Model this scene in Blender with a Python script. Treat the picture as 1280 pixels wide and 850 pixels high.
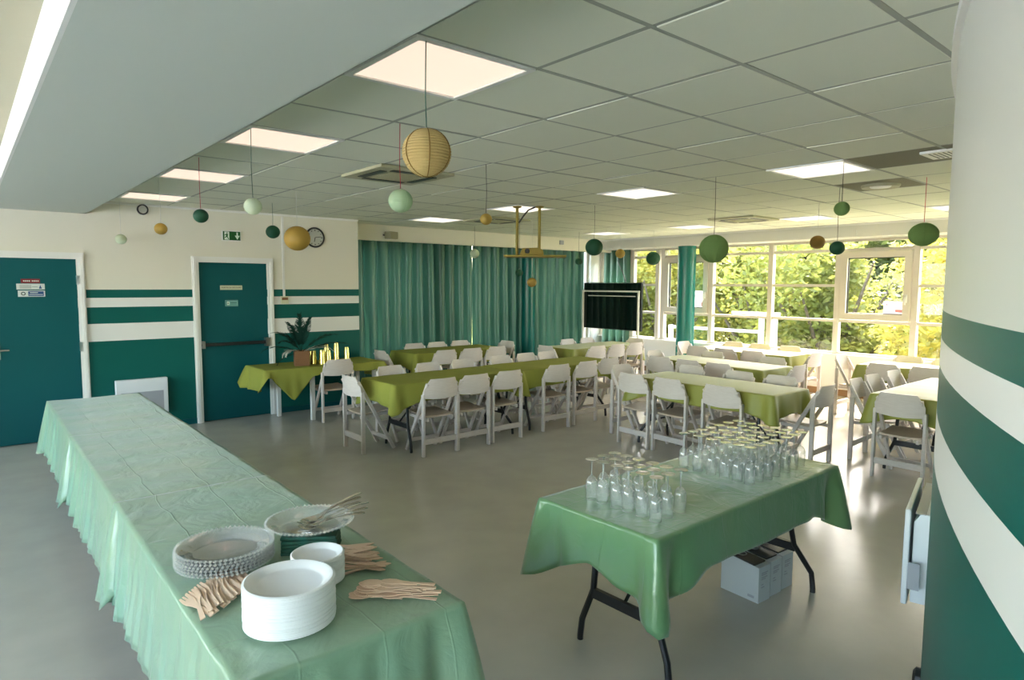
import bpy, bmesh, math, random
from mathutils import Vector, Matrix
PI = math.pi
sc = bpy.context.scene
for o in list(bpy.data.objects): bpy.data.objects.remove(o, do_unlink=True)
col = sc.collection
H = 1.742; CZ = 2.651; T = 0.6; GX = 1.919; GY = 1.502      # eye height, ceiling height, tile size, tile grid origin
YW = 8.62          # door wall
XG = 10.6          # glazing plane of the window wall

# ------------------------------------------------------------------ camera, sky, sun, exposure
yaw, pitch, roll = math.radians(49.676), math.radians(-4.888), math.radians(0.257)
f = Vector((math.cos(yaw)*math.cos(pitch), math.sin(yaw)*math.cos(pitch), math.sin(pitch)))
r0 = Vector((math.sin(yaw), -math.cos(yaw), 0)); u0 = r0.cross(f)
rr = r0*math.cos(roll) + u0*math.sin(roll); uu = -r0*math.sin(roll) + u0*math.cos(roll)
cd = bpy.data.cameras.new('camera'); cam = bpy.data.objects.new('camera', cd); col.objects.link(cam)
cam.matrix_world = Matrix(((rr.x, uu.x, -f.x, 0), (rr.y, uu.y, -f.y, 0), (rr.z, uu.z, -f.z, H), (0, 0, 0, 1)))
cd.sensor_width = 36; cd.sensor_fit = 'HORIZONTAL'; cd.lens = 810.54/1280*36; cd.clip_start = 0.02; cd.clip_end = 300
sc.camera = cam
w = bpy.data.worlds.new('sky'); sc.world = w; w.use_nodes = True
wn = w.node_tree.nodes; wl = w.node_tree.links
sky = wn.new('ShaderNodeTexSky'); sky.sky_type = 'NISHITA'; sky.sun_disc = False
sky.sun_elevation = math.radians(46); sky.sun_rotation = math.radians(75); sky.air_density = 1.0; sky.dust_density = 2.5
bg = wn['Background']; wb = wn.new('ShaderNodeMixRGB'); wb.blend_type = 'MULTIPLY'; wb.inputs[0].default_value = 1; wb.inputs[2].default_value = (1, .92, .80, 1); wl.new(sky.outputs[0], wb.inputs[1]); wl.new(wb.outputs[0], bg.inputs['Color']); bg.inputs['Strength'].default_value = 1.4
sd = bpy.data.lights.new('sun', 'SUN'); sd.energy = 8.5; sd.angle = math.radians(0.6); sd.color = (1, .93, .78)
sun = bpy.data.objects.new('sun', sd); col.objects.link(sun)
sun.rotation_euler = Vector((-.62, -.20, -.72)).to_track_quat('-Z', 'Y').to_euler()
vs = sc.view_settings; vs.view_transform = 'Standard'; vs.look = 'None'; vs.gamma = 1; vs.exposure = 1.6
vs.use_curve_mapping = False

# ------------------------------------------------------------------ materials
M = {}
def mat(name, colr, rough=.6, metal=0., spec=.5, noise=None, bump=None, coat=0., sheen=0., trans=None):
    m = bpy.data.materials.new(name); m.use_nodes = True; n = m.node_tree.nodes; l = m.node_tree.links
    b = n['Principled BSDF']; c = (*colr, 1)
    b.inputs['Base Color'].default_value = c; b.inputs['Roughness'].default_value = rough; b.inputs['Metallic'].default_value = metal
    b.inputs['Specular IOR Level'].default_value = spec; b.inputs['Coat Weight'].default_value = coat
    if sheen: b.inputs['Sheen Weight'].default_value = sheen; b.inputs['Sheen Roughness'].default_value = .4
    tc = n.new('ShaderNodeTexCoord')
    if noise:                                                   # (scale, amount, second colour, stretch)
        sc_, amt, c2, st = noise
        mp = n.new('ShaderNodeMapping'); mp.inputs['Scale'].default_value = st; l.new(tc.outputs['Object'], mp.inputs[0])
        nz = n.new('ShaderNodeTexNoise'); nz.inputs['Scale'].default_value = sc_; nz.inputs['Detail'].default_value = 4; l.new(mp.outputs[0], nz.inputs['Vector'])
        mr = n.new('ShaderNodeMapRange'); mr.inputs[1].default_value = .35; mr.inputs[2].default_value = .65; mr.inputs[4].default_value = amt; l.new(nz.outputs['Fac'], mr.inputs[0])
        mx = n.new('ShaderNodeMix'); mx.data_type = 'RGBA'; mx.inputs[6].default_value = c; mx.inputs[7].default_value = (*c2, 1)
        l.new(mr.outputs[0], mx.inputs[0]); l.new(mx.outputs[2], b.inputs['Base Color'])
    if bump:                                                    # (scale, strength, distance)
        nb = n.new('ShaderNodeTexNoise'); nb.inputs['Scale'].default_value = bump[0]; nb.inputs['Detail'].default_value = 3; l.new(tc.outputs['Object'], nb.inputs['Vector'])
        bp = n.new('ShaderNodeBump'); bp.inputs['Strength'].default_value = bump[1]; bp.inputs['Distance'].default_value = bump[2]
        l.new(nb.outputs['Fac'], bp.inputs['Height']); l.new(bp.outputs[0], b.inputs['Normal'])
    if trans:                                                   # translucent share for thin cloth, paper and leaves
        t = n.new('ShaderNodeBsdfTranslucent'); t.inputs[0].default_value = (*trans[1], 1)
        ms = n.new('ShaderNodeMixShader'); ms.inputs[0].default_value = trans[0]
        l.new(b.outputs[0], ms.inputs[1]); l.new(t.outputs[0], ms.inputs[2]); l.new(ms.outputs[0], n['Material Output'].inputs['Surface'])
    M[name] = m; return m
def emit(name, colr, s):
    m = bpy.data.materials.new(name); m.use_nodes = True; n = m.node_tree.nodes
    b = n['Principled BSDF']; b.inputs['Base Color'].default_value = (*[c*.35 for c in colr], 1); b.inputs['Emission Color'].default_value = (*colr, 1); b.inputs['Emission Strength'].default_value = s
    M[name] = m
def thin_glass(name, tint, f0, f90, rough=.0, glint=0., power=3.):
    m = bpy.data.materials.new(name); m.use_nodes = True; n = m.node_tree.nodes; l = m.node_tree.links
    n.remove(n['Principled BSDF'])
    tr = n.new('ShaderNodeBsdfTransparent'); tr.inputs[0].default_value = (*tint, 1)
    gl = n.new('ShaderNodeBsdfGlossy'); gl.inputs['Roughness'].default_value = rough
    lw = n.new('ShaderNodeLayerWeight'); lw.inputs[0].default_value = .5
    pw = n.new('ShaderNodeMath'); pw.operation = 'POWER'; pw.inputs[1].default_value = power; l.new(lw.outputs['Facing'], pw.inputs[0])
    ma = n.new('ShaderNodeMath'); ma.operation = 'MULTIPLY_ADD'; ma.inputs[1].default_value = f90-f0; ma.inputs[2].default_value = f0; l.new(pw.outputs[0], ma.inputs[0])
    base = tr
    if glint:
        df = n.new('ShaderNodeBsdfDiffuse'); df.inputs[0].default_value = (.9, .92, .9, 1); m0 = n.new('ShaderNodeMixShader'); m0.inputs[0].default_value = glint; l.new(tr.outputs[0], m0.inputs[1]); l.new(df.outputs[0], m0.inputs[2]); base = m0  # white diffuse mixed into clear glass to stand in for its highlights
    ms = n.new('ShaderNodeMixShader'); l.new(ma.outputs[0], ms.inputs[0]); l.new(base.outputs[0], ms.inputs[1]); l.new(gl.outputs[0], ms.inputs[2])
    l.new(ms.outputs[0], n['Material Output'].inputs['Surface']); M[name] = m
def banded(name, stops, rough):                                 # wall paint in horizontal bands by height
    m = mat(name, (1, 1, 1), rough, spec=.25, bump=(90, .04, .002)); n = m.node_tree.nodes; l = m.node_tree.links
    g = n.new('ShaderNodeNewGeometry'); sx = n.new('ShaderNodeSeparateXYZ'); l.new(g.outputs['Position'], sx.inputs[0])
    dv = n.new('ShaderNodeMath'); dv.operation = 'DIVIDE'; dv.inputs[1].default_value = 3; l.new(sx.outputs['Z'], dv.inputs[0])
    cr = n.new('ShaderNodeValToRGB'); cr.color_ramp.interpolation = 'CONSTANT'; e = cr.color_ramp.elements
    e[0].position = 0; e[0].color = (*stops[0][1], 1); e[1].position = stops[1][0]/3; e[1].color = (*stops[1][1], 1)
    for z, c in stops[2:]: k = e.new(z/3); k.color = (*c, 1)
    l.new(dv.outputs[0], cr.inputs[0]); l.new(cr.outputs[0], n['Principled BSDF'].inputs['Base Color'])
def satin(name, c1, c2, rough):                                  # plasticky satin with pressed fold lines
    m = mat(name, c1, rough, spec=.6, sheen=.3, noise=(2.2, .45, c2, (1, 1, 1))); n = m.node_tree.nodes; l = m.node_tree.links
    tc = n.new('ShaderNodeTexCoord'); b = n['Principled BSDF']
    bk = n.new('ShaderNodeTexBrick'); bk.inputs['Scale'].default_value = 1; bk.inputs['Brick Width'].default_value = .31; bk.inputs['Row Height'].default_value = .23
    bk.inputs['Mortar Size'].default_value = .005; bk.inputs['Mortar Smooth'].default_value = 1; bk.offset = .0; bk.inputs['Color1'].default_value = bk.inputs['Color2'].default_value = (0, 0, 0, 1); bk.inputs['Mortar'].default_value = (1, 1, 1, 1)
    nd = n.new('ShaderNodeTexNoise'); nd.inputs['Scale'].default_value = 2.5; l.new(tc.outputs['Object'], nd.inputs['Vector'])
    va = n.new('ShaderNodeMixRGB'); va.blend_type = 'ADD'; va.inputs[0].default_value = .1; l.new(tc.outputs['Object'], va.inputs[1]); l.new(nd.outputs['Color'], va.inputs[2])
    l.new(va.outputs[0], bk.inputs['Vector'])
    n2 = n.new('ShaderNodeTexNoise'); n2.inputs['Scale'].default_value = 6; n2.inputs['Detail'].default_value = 6; n2.inputs['Distortion'].default_value = 1.2; l.new(tc.outputs['Object'], n2.inputs['Vector'])
    b1 = n.new('ShaderNodeBump'); b1.inputs['Strength'].default_value = .26; b1.inputs['Distance'].default_value = .005; l.new(bk.outputs['Color'], b1.inputs['Height'])
    b2 = n.new('ShaderNodeBump'); b2.inputs['Strength'].default_value = .45; b2.inputs['Distance'].default_value = .02; l.new(n2.outputs['Fac'], b2.inputs['Height']); l.new(b1.outputs[0], b2.inputs['Normal'])
    l.new(b2.outputs[0], b.inputs['Normal'])

CREAM = (.74, .71, .60); WHITE = (.78, .77, .74); TEAL = (.001, .105, .088)
banded('door_wall_paint', [(0, TEAL), (1.067, WHITE), (1.27, TEAL), (1.463, WHITE), (1.566, TEAL), (1.664, CREAM)], .5)
banded('curved_wall_paint', [(0, TEAL), (1.055, WHITE), (1.251, TEAL), (1.441, WHITE), (1.546, TEAL), (1.645, (.66, .66, .60))], .38)
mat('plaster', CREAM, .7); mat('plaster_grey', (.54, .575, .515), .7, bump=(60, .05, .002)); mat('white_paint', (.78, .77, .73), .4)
mat('lintel_shaded', (.62, .61, .55), .6); mat('upper_plaster', (.48, .45, .32), .8)  # lintel grey has the shade of the backlit window bulkhead put into it
mat('tile', (.72, .73, .60), .9, noise=(260, .25, (.64, .65, .52), (1, 1, 1)), bump=(300, .25, .002)); mat('tile_dark', (.20, .19, .13), .9); mat('grid_metal', (.34, .35, .29), .6)
mat('floor_lino', (.50, .475, .41), .24, spec=.55, noise=(3.2, .5, (.42, .40, .35), (1, 1, 1)), bump=(5, .03, .01))
mat('teal_door', (.001, .085, .092), .5, spec=.25, bump=(120, .06, .001)); mat('teal_gloss', (.004, .14, .12), .25)
mat('chair_paint', (.63, .565, .52), .5, noise=(14, .4, (.53, .46, .41), (1, 1, 6))); mat('seat_wood', (.50, .39, .29), .45, noise=(9, .5, (.58, .48, .39), (1, 8, 1)))
mat('olive_cloth', (.28, .285, .055), .85, spec=.2, bump=(420, .15, .001), noise=(3, .3, (.22, .235, .03), (1, 1, 1)))
mat('olive_cloth_fine', (.27, .275, .045), .5, sheen=.2, bump=(420, .12, .001))
satin('mint_satin', (.21, .36, .25), (.31, .37, .20), .25); satin('green_satin', (.12, .26, .13), (.19, .27, .085), .22)
mat('black_steel', (.012, .012, .013), .35); mat('table_board', (.42, .40, .36), .5); mat('dark_plastic', (.015, .015, .016), .4)
mat('curtain_cloth', (.036, .11, .068), .34, spec=.55, trans=(.05, (.10, .30, .22))); mat('steel', (.62, .62, .6), .28, metal=1.); mat('silver', (.75, .72, .66), .16, metal=1.)
mat('birch', (.70, .50, .36), .6, noise=(20, .5, (.60, .41, .28), (1, 1, 6))); mat('paper_plate', (.80, .81, .82), .6); mat('card_white', (.55, .58, .58), .6)
mat('planter_wood', (.20, .09, .035), .6, noise=(10, .6, (.18, .075, .025), (1, 1, 8))); mat('frond', (.004, .032, .022), .8, spec=.2, trans=(.1, (.01, .05, .03))); mat('feather', (.62, .60, .52), .9, trans=(.3, (.6, .58, .5)))
mat('gold_cup', (.85, .72, .25), .22, metal=.9); mat('soil', (.03, .02, .015), .9); mat('napkin_green', (.005, .09, .06), .7, noise=(30, .6, (.02, .03, .015), (1, 1, 1)))
mat('paper_gold', (.46, .30, .055), .5, trans=(.25, (.5, .34, .08))); mat('paper_tan', (.60, .46, .19), .7, trans=(.35, (.62, .48, .22))); mat('paper_mint', (.47, .62, .40), .8, trans=(.35, (.5, .65, .42)))
mat('paper_pale', (.62, .70, .52), .8, trans=(.35, (.65, .72, .55))); mat('paper_dark', (.004, .07, .03), .6, trans=(.15, (.01, .12, .05))); mat('paper_green', (.20, .33, .10), .8, trans=(.35, (.24, .38, .12)))
mat('paper_brown', (.24, .14, .02), .6, trans=(.2, (.3, .18, .03))); mat('string_red', (.45, .02, .05), .8); mat('string_green', (.06, .14, .09), .8); mat('string_white', (.6, .6, .55), .8); mat('string_dark', (.03, .03, .02), .8)
mat('brass_olive', (.27, .20, .03), .45, metal=.35); mat('ac_panel', (.42, .40, .26), .5); mat('sign_green', (.004, .10, .015), .4); mat('sign_white', (.72, .80, .70), .4); mat('ink', (.02, .02, .02), .6)
mat('plate_red', (.22, .008, .012), .4); mat('plate_blue', (.01, .06, .20), .4); mat('plate_pale', (.62, .66, .62), .4); mat('plate_cream', (.62, .60, .42), .4); mat('plate_teal', (.25, .50, .45), .4); mat('notice_pink', (.75, .28, .33), .6)
mat('notice_paper', (.80, .78, .80), .6, trans=(.4, (.8, .78, .8))); mat('heater_white', (.74, .76, .78), .35); mat('heater_grey', (.36, .37, .40), .4); mat('screen_black', (.003, .005, .004), .06, spec=.6)
mat('window_paint', (.58, .53, .45), .45); mat('skirting_wood', (.30, .17, .08), .5); mat('speaker_tan', (.36, .33, .22), .5); mat('dial', (.52, .53, .47), .5)
mat('leaf_a', (0.211, 0.223, 0.045), .6, trans=(.45, (0.446, 0.434, 0.099))); mat('leaf_b', (0.167, 0.192, 0.040), .6, trans=(.45, (0.360, 0.384, 0.089))); mat('leaf_c', (0.260, 0.236, 0.040), .6, trans=(.45, (0.527, 0.459, 0.089))); mat('leaf_d', (0.105, 0.136, 0.035), .6, trans=(.35, (0.223, 0.273, 0.074)))
mat('bark', (.14, .11, .08), .9, bump=(12, .5, .03)); mat('lawn', (.20, .26, .06), .9, noise=(2, .6, (.28, .28, .08), (1, 1, 1))); mat('bounce_paving', (.62, .64, .66), .8, noise=(1.5, .4, (.56, .58, .60), (1, 1, 1))); mat('rail_white', (.75, .75, .72), .5)
emit('panel_glow', (1, .77, .62), .345); emit('panel_glow_white', (1, .88, .72), .50)
thin_glass('window_glass', (.98, .985, .98), .03, .5, power=4); thin_glass('flute_glass', (.995, 1, .998), .10, .85, rough=.05, glint=.11, power=2.); thin_glass('flute_foot', (.995, 1, .998), .18, .9, rough=.06, glint=.30, power=1.5); thin_glass('dish_glass', (.985, .985, .985), .12, .7, rough=.08, glint=.22, power=2.2)

# ------------------------------------------------------------------ mesh helpers
class MB:
    def __init__(s): s.v = []; s.f = []
    def add(s, vs_, fs):
        k = len(s.v); s.v += [tuple(p) for p in vs_]; s.f += [tuple(i + k for i in q) for q in fs]; return s
    def box(s, x0, x1, y0, y1, z0, z1):
        return s.add([(x0, y0, z0), (x1, y0, z0), (x1, y1, z0), (x0, y1, z0), (x0, y0, z1), (x1, y0, z1), (x1, y1, z1), (x0, y1, z1)],
                     [(3, 2, 1, 0), (4, 5, 6, 7), (0, 1, 5, 4), (1, 2, 6, 5), (2, 3, 7, 6), (3, 0, 4, 7)])
    def bar(s, a, b, wd, ht, up=(0, 0, 1)):
        a = Vector(a); b = Vector(b); d = (b - a).normalized(); up = Vector(up)
        if abs(d.dot(up)) > .98: up = Vector((1, 0, 0))
        x = d.cross(up).normalized(); y = x.cross(d).normalized()
        q = [p + x*i*wd/2 + y*j*ht/2 for p in (a, b) for i, j in ((-1, -1), (1, -1), (1, 1), (-1, 1))]
        return s.add(q, [(0, 1, 2, 3), (7, 6, 5, 4), (0, 4, 5, 1), (1, 5, 6, 2), (2, 6, 7, 3), (3, 7, 4, 0)])
    def tube(s, pts, rad, n=8, cap=True):
        pts = [Vector(p) for p in pts]; R = rad if isinstance(rad, (list, tuple)) else [rad]*len(pts); vs_ = []; ref = None
        for i, p in enumerate(pts):
            d = (pts[min(i+1, len(pts)-1)] - pts[max(i-1, 0)]).normalized()
            if ref is None: ref = Vector((0, 0, 1)) if abs(d.z) < .9 else Vector((1, 0, 0))
            x = d.cross(ref).normalized(); y = x.cross(d).normalized(); ref = y
            vs_ += [p + (x*math.cos(2*PI*k/n) + y*math.sin(2*PI*k/n))*R[i] for k in range(n)]
        fs = [(i*n+k, i*n+(k+1) % n, (i+1)*n+(k+1) % n, (i+1)*n+k) for i in range(len(pts)-1) for k in range(n)]
        if cap: fs += [tuple(range(n-1, -1, -1)), tuple(range((len(pts)-1)*n, len(pts)*n))]
        return s.add(vs_, fs)
    def lathe(s, prof, n=24, c=(0, 0, 0)):
        vs_ = [(c[0]+r*math.cos(2*PI*k/n), c[1]+r*math.sin(2*PI*k/n), c[2]+z) for r, z in prof for k in range(n)]
        return s.add(vs_, [(i*n+k, i*n+(k+1) % n, (i+1)*n+(k+1) % n, (i+1)*n+k) for i in range(len(prof)-1) for k in range(n)])
    def prism(s, poly, lo, hi, axis='z'):
        n = len(poly); g = {'z': lambda a, b, c: (a, b, c), 'y': lambda a, b, c: (a, c, b), 'x': lambda a, b, c: (c, a, b)}[axis]
        return s.add([g(a, b, lo) for a, b in poly] + [g(a, b, hi) for a, b in poly], [tuple(range(n-1, -1, -1)), tuple(range(n, 2*n))] + [(i, (i+1) % n, n+(i+1) % n, n+i) for i in range(n)])
    def mesh(s, name, m, smooth=False, bevel=0):
        me = bpy.data.meshes.new(name); me.from_pydata(s.v, [], s.f)
        bm = bmesh.new(); bm.from_mesh(me)
        bmesh.ops.recalc_face_normals(bm, faces=bm.faces)
        if bevel: bmesh.ops.bevel(bm, geom=list(bm.edges), offset=bevel, segments=2, affect='EDGES', profile=.5, clamp_overlap=True)
        bm.to_mesh(me); bm.free()
        me.materials.append(M[m])
        if smooth:
            me.polygons.foreach_set('use_smooth', [True]*len(me.polygons))
            try: me.set_sharp_from_angle(angle=math.radians(40))
            except Exception: pass
        return me
    def build(s, name, m, parent=None, smooth=False, bevel=0): return link(name, s.mesh(name, m, smooth, bevel), parent)
def link(name, me, parent=None):
    o = bpy.data.objects.new(name, me); col.objects.link(o); o.parent = parent; return o
def tag(o, label=None, cat=None, group=None, kind=None):
    for k, v in (('label', label), ('category', cat), ('group', group), ('kind', kind)):
        if v: o[k] = v
    return o
def thing(name, loc, rz=0, label=None, cat=None, group=None):
    o = bpy.data.objects.new(name, None); col.objects.link(o); o.empty_display_size = .1
    o.location = loc; o.rotation_euler = (0, 0, rz); return tag(o, label, cat, group)
def copy_tree(o, parent=None):
    c = o.copy(); col.objects.link(c); c.parent = parent
    for ch in [k for k in o.children]: copy_tree(ch, c)
    return c
def text_mesh(txt, size, m, name='lettering'):
    cu = bpy.data.curves.new('t', 'FONT'); cu.body = txt; cu.size = size; cu.align_x = 'CENTER'; cu.align_y = 'CENTER'; cu.extrude = .0006
    o = bpy.data.objects.new('t', cu); col.objects.link(o)
    me = bpy.data.meshes.new_from_object(o.evaluated_get(bpy.context.evaluated_depsgraph_get())); bpy.data.objects.remove(o)
    me.materials.clear(); me.materials.append(M[m]); me.name = name; return me
def struct(o): o['kind'] = 'structure'; return o
rnd = random.Random(7)
# ------------------------------------------------------------------ room shell
CX, CY, CR = 5.48, -7.65, 8.87                     # plan circle of the curved wall
def cy_at(x): return CY + math.sqrt(CR*CR - (x-CX)**2)
struct(MB().box(-3.2, 10.9, -4, 9.8, -.12, 0).build('floor', 'floor_lino'))
# door wall, with two door openings
D1 = (.10, .99); D2 = (2.245, 3.085); DH = 2.0
mb = MB()
for x0, x1, z0 in ((-3.0, D1[0], 0), (D1[0], D1[1], DH), (D1[1], D2[0], 0), (D2[0], D2[1], DH), (D2[1], 4.40, 0)): mb.box(x0, x1, YW, YW+.2, z0, 2.9)
mb.box(4.40-.2, 4.40, YW+.2, 9.6, 0, 2.9)
struct(mb.build('wall_back', 'door_wall_paint'))
struct(MB().box(-3.0, 4.2, YW+.2, YW+.3, -.1, 2.9).build('door_light_block', 'plaster'))  # unseen backing, added to stop outside light leaking under the doors
# curved wall
a0 = math.asin((-1.6-CX)/CR); a1 = math.asin((10.6-CX)/CR); n = 96; mb = MB(); vs_ = []
for k in range(n+1):
    a = a0 + (a1-a0)*k/n
    for rad in (CR, CR-.25):
        for z in (0, 2.9): vs_.append((CX+rad*math.sin(a), CY+rad*math.cos(a), z))
fs = []
for k in range(n): b = 4*k; fs += [(b, b+4, b+5, b+1), (b+2, b+3, b+7, b+6), (b, b+2, b+6, b+4), (b+1, b+5, b+7, b+3)]
fs += [(0, 1, 3, 2), (4*n, 4*n+2, 4*n+3, 4*n+1)]
struct(mb.add(vs_, fs).build('wall_right', 'curved_wall_paint', smooth=True))
mb = MB(); vs_ = []                                # narrow edge trim where the ceiling meets the curved wall
for k in range(n+1):
    a = a0 + (a1-a0)*k/n
    for rad in (CR, CR+.022):
        for z in (CZ-.035, CZ+.01): vs_.append((CX+rad*math.sin(a), CY+rad*math.cos(a), z))
struct(mb.add(vs_, fs).build('trim_1', 'white_paint', smooth=True))
# left wall with a long row of windows, short wall behind the camera
mb = MB(); mb.box(-3.2, -3, -4, 8.82, 0, .75).box(-3.2, -3, -4, 8.82, 2.55, 2.9)
for y in (-4, -1.6, 1.0, 3.6, 6.2, 8.6): mb.box(-3.2, -3, y, y+.2, .75, 2.55)
struct(mb.build('wall_left', 'plaster'))
wroot = struct(thing('window_3', (-3.1, 0, 0)))
for y in (-3.8, -1.4, 1.2, 3.8, 6.4):
    fr = MB()
    for a, b, c, d in ((y, y+2.4, .75, .81), (y, y+2.4, 2.49, 2.55), (y, y+.06, .81, 2.49), (y+2.34, y+2.4, .81, 2.49), (y+1.17, y+1.23, .81, 2.49)): fr.box(-.03, .03, a, b, c, d)
    fo = fr.build('window_frame', 'window_paint', wroot); MB().box(-.004, .004, y+.06, y+2.34, .81, 2.49).build('pane', 'window_glass', fo)
struct(MB().box(-4.6, -3.2, -4, 8.82, 2.72, 2.9).build('added_shade_eaves', 'white_paint'))  # unseen eaves, added to keep high sky light off the left floor
struct(MB().box(-3.0, -1.45, -2.3, -2.1, 0, 2.9).build('wall_rear', 'plaster'))
# plaster ceiling bay on the left, and the deep ceiling beam
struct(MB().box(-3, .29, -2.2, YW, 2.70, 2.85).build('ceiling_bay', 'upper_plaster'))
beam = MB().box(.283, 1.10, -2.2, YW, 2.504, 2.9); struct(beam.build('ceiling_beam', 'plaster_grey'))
struct(MB().box(.268, .283, -2.2, YW, 2.504, 2.70).build('lit_beam_face', 'white_paint'))  # white sheet on the beam's side, stands in for light falling from the left
# suspended ceiling
ceil = struct(MB().box(1.10, 10.7, -2.2, 9.6, CZ+.05, CZ+.15).build('ceiling', 'grid_metal'))
LIGHT = [(i, j) for i in (-1, 5, 11) for j in (1, 4, 7, 10)]; AC = [(1, 5), (6, 9), (10, 5)]; DARK = [(5, 0), (5, -1), (7, 1)]
tm = MB().box(-.289, .289, -.289, .289, 0, .022).mesh('ceiling_tile', 'tile', bevel=.004); tdm = MB().box(-.289, .289, -.289, .289, 0, .022).mesh('ceiling_tile', 'tile_dark')
for i in range(-2, 14):
    for j in range(-4, 13):
        x0 = max(GX+i*T, 1.12); x1 = min(GX+(i+1)*T, 10.05); y0 = GY+j*T; y1 = min(GY+(j+1)*T, YW if GX+(i+.5)*T < 4.5 else 9.08)
        if x1-x0 < .06 or y1-y0 < .06 or (i, j) in LIGHT or (i, j) in AC: continue
        if y1 < cy_at((x0+x1)/2) - .05: continue
        if x1-x0 > .59 and y1-y0 > .59:
            o = link('ceiling_tile', tdm if (i, j) in DARK else tm, ceil); o.location = ((x0+x1)/2, (y0+y1)/2, CZ+.004+rnd.uniform(-.002, .003)); o.rotation_euler = (rnd.uniform(-.004, .004), rnd.uniform(-.004, .004), 0)
        else: MB().box(x0+.011, x1-.011, y0+.011, y1-.011, CZ+.004, CZ+.026).build('ceiling_tile', 'tile', ceil)
for i in range(-1, 15):
    x = GX+i*T
    if x < 10.05: MB().box(x-.012, x+.012, cy_at(x)-.1, 9.08 if x > 4.4 else YW, CZ+.006, CZ+.04).build('grid_bar', 'grid_metal', ceil)
for j in range(-4, 13):
    y = GY+j*T
    if y < 9.08: MB().box(1.12 if y < YW else 4.4, 10.05, y-.012, y+.012, CZ+.005, CZ+.04).build('grid_bar', 'grid_metal', ceil)
struct(MB().box(1.12, 4.40, YW-.02, YW, CZ-.02, CZ+.006).build('trim_3', 'white_paint'))
# lintels over the curtain bay and the window wall
struct(MB().box(4.40, 10.6, 9.08, 9.20, 2.415, CZ+.05).build('trim_4', 'plaster'))
struct(MB().box(10.05, 10.55, -.6, 9.08, 2.462, CZ+.06).build('trim_5', 'lintel_shaded'))
struct(MB().box(10.03, 10.05, -.5, 9.08, CZ-.022, CZ+.004).build('trim_6', 'white_paint'))
cov = MB().box(10.025, 10.05, 4.05, 9.06, 2.475, 2.56); struct(cov.build('trim_7', 'lintel_shaded'))
# wall with windows behind the curtains
mb = MB().box(4.40, 10.9, 9.5, 9.7, 0, .45).box(4.40, 10.9, 9.5, 9.7, 2.5, 2.9)
for x in (4.4, 6.35, 8.3, 10.25): mb.box(x, x+.15 if x < 10 else 10.9, 9.5, 9.7, .45, 2.5)
struct(mb.build('wall_curtain', 'white_paint'))
w2 = struct(thing('window_2', (0, 9.6, 0)))
for x in (4.55, 6.5, 8.45):
    fr = MB(); xe = x+1.8
    for a, b, c, d in ((x, xe, .45, .51), (x, xe, 2.44, 2.5), (x, x+.06, .51, 2.44), (xe-.06, xe, .51, 2.44), (x+.87, x+.93, .51, 2.44), (x+.06, xe-.06, 1.2, 1.25)): fr.box(a, b, -.035, .035, c, d)
    fo = fr.build('window_frame', 'window_paint', w2); MB().box(x+.06, xe-.06, -.004, .004, .51, 2.44).build('pane', 'window_glass', fo)
# window wall: parapet, sill, glazing
struct(MB().box(10.62, 10.9, -.7, 9.5, 0, .645).build('wall_window', 'white_paint'))
struct(MB().box(10.5, 10.9, -.7, 9.5, .645, .672).build('trim_8', 'white_paint'))
struct(MB().box(10.62, 10.9, -.7, 9.5, 2.46, 2.9).build('wall_window_head', 'plaster'))
struct(MB().box(10.59, 10.62, -.4, 9.45, 0.0, .10).build('baseboard_window', 'skirting_wood'))
w1 = struct(thing('window_1', (XG, 0, 0)))
bays = [(9.44, 8.72), (8.62, 7.99), (7.86, 6.78), (6.78, 5.63), (5.63, 4.51), (4.51, 3.41), (3.41, 2.3), (2.3, 1.2), (1.2, .1)]; CAS = {2, 5}
mulls = sorted({v for b in bays for v in b} | {.1})
for y in mulls: MB().box(-.05, .05, y-.042, y+.042, .672, 2.46).build('mullion', 'window_paint', w1, bevel=.006)
for a, b in ((.672, .70), (2.425, 2.46)): MB().box(-.04, .04, .1, 9.45, a, b).build('transom', 'window_paint', w1)
for k, (yh, yl) in enumerate(bays):
    yl += .042; yh -= .042; zs = [.70, 1.195, 1.748, 2.30, 2.425]
    for z in ((1.195, 2.30) if k in CAS else (1.195, 1.748, 2.30)): MB().box(-.028, .028, yl, yh, z-.022, z+.022).build('transom', 'window_paint', w1)
    rows = [(.70, 1.173), (1.217, 1.726), (1.770, 2.278), (2.322, 2.425)] if k not in CAS else [(.70, 1.173), (2.322, 2.425)]
    for a, b in rows: MB().box(-.004, .004, yl, yh, a, b).build('pane', 'window_glass', w1)
    if k in CAS:
        fr = MB(); a, b = 1.225, 2.27; e = .095
        fr.box(-.075, .02, yl+.01, yh-.01, a, a+e).box(-.075, .02, yl+.01, yh-.01, b-e, b).box(-.075, .02, yl+.01, yl+.01+e, a+e, b-e).box(-.075, .02, yh-.01-e, yh-.01, a+e, b-e)
        so = fr.build('casement', 'window_paint', w1)
        gk = MB(); c = .105; gk.box(-.03, .0, yl+c, yh-c, a+e, a+e+.012).box(-.03, .0, yl+c, yh-c, b-e-.012, b-e).box(-.03, 0, yh-c-.012, yh-c, a+e, b-e).box(-.03, 0, yl+c, yl+c+.012, a+e, b-e)
        gk.build('gasket', 'dark_plastic', so)
        MB().box(-.02, -.012, yl+c, yh-c, a+e, b-e).build('pane', 'window_glass', so)
        MB().box(-.10, -.075, yl+.045, yl+.075, 1.50, 1.62).box(-.125, -.10, yl+.05, yl+.07, 1.585, 1.605).box(-.125, -.112, yl+.05, yl+.07, 1.47, 1.605).build('handle', 'white_paint', so)
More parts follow.
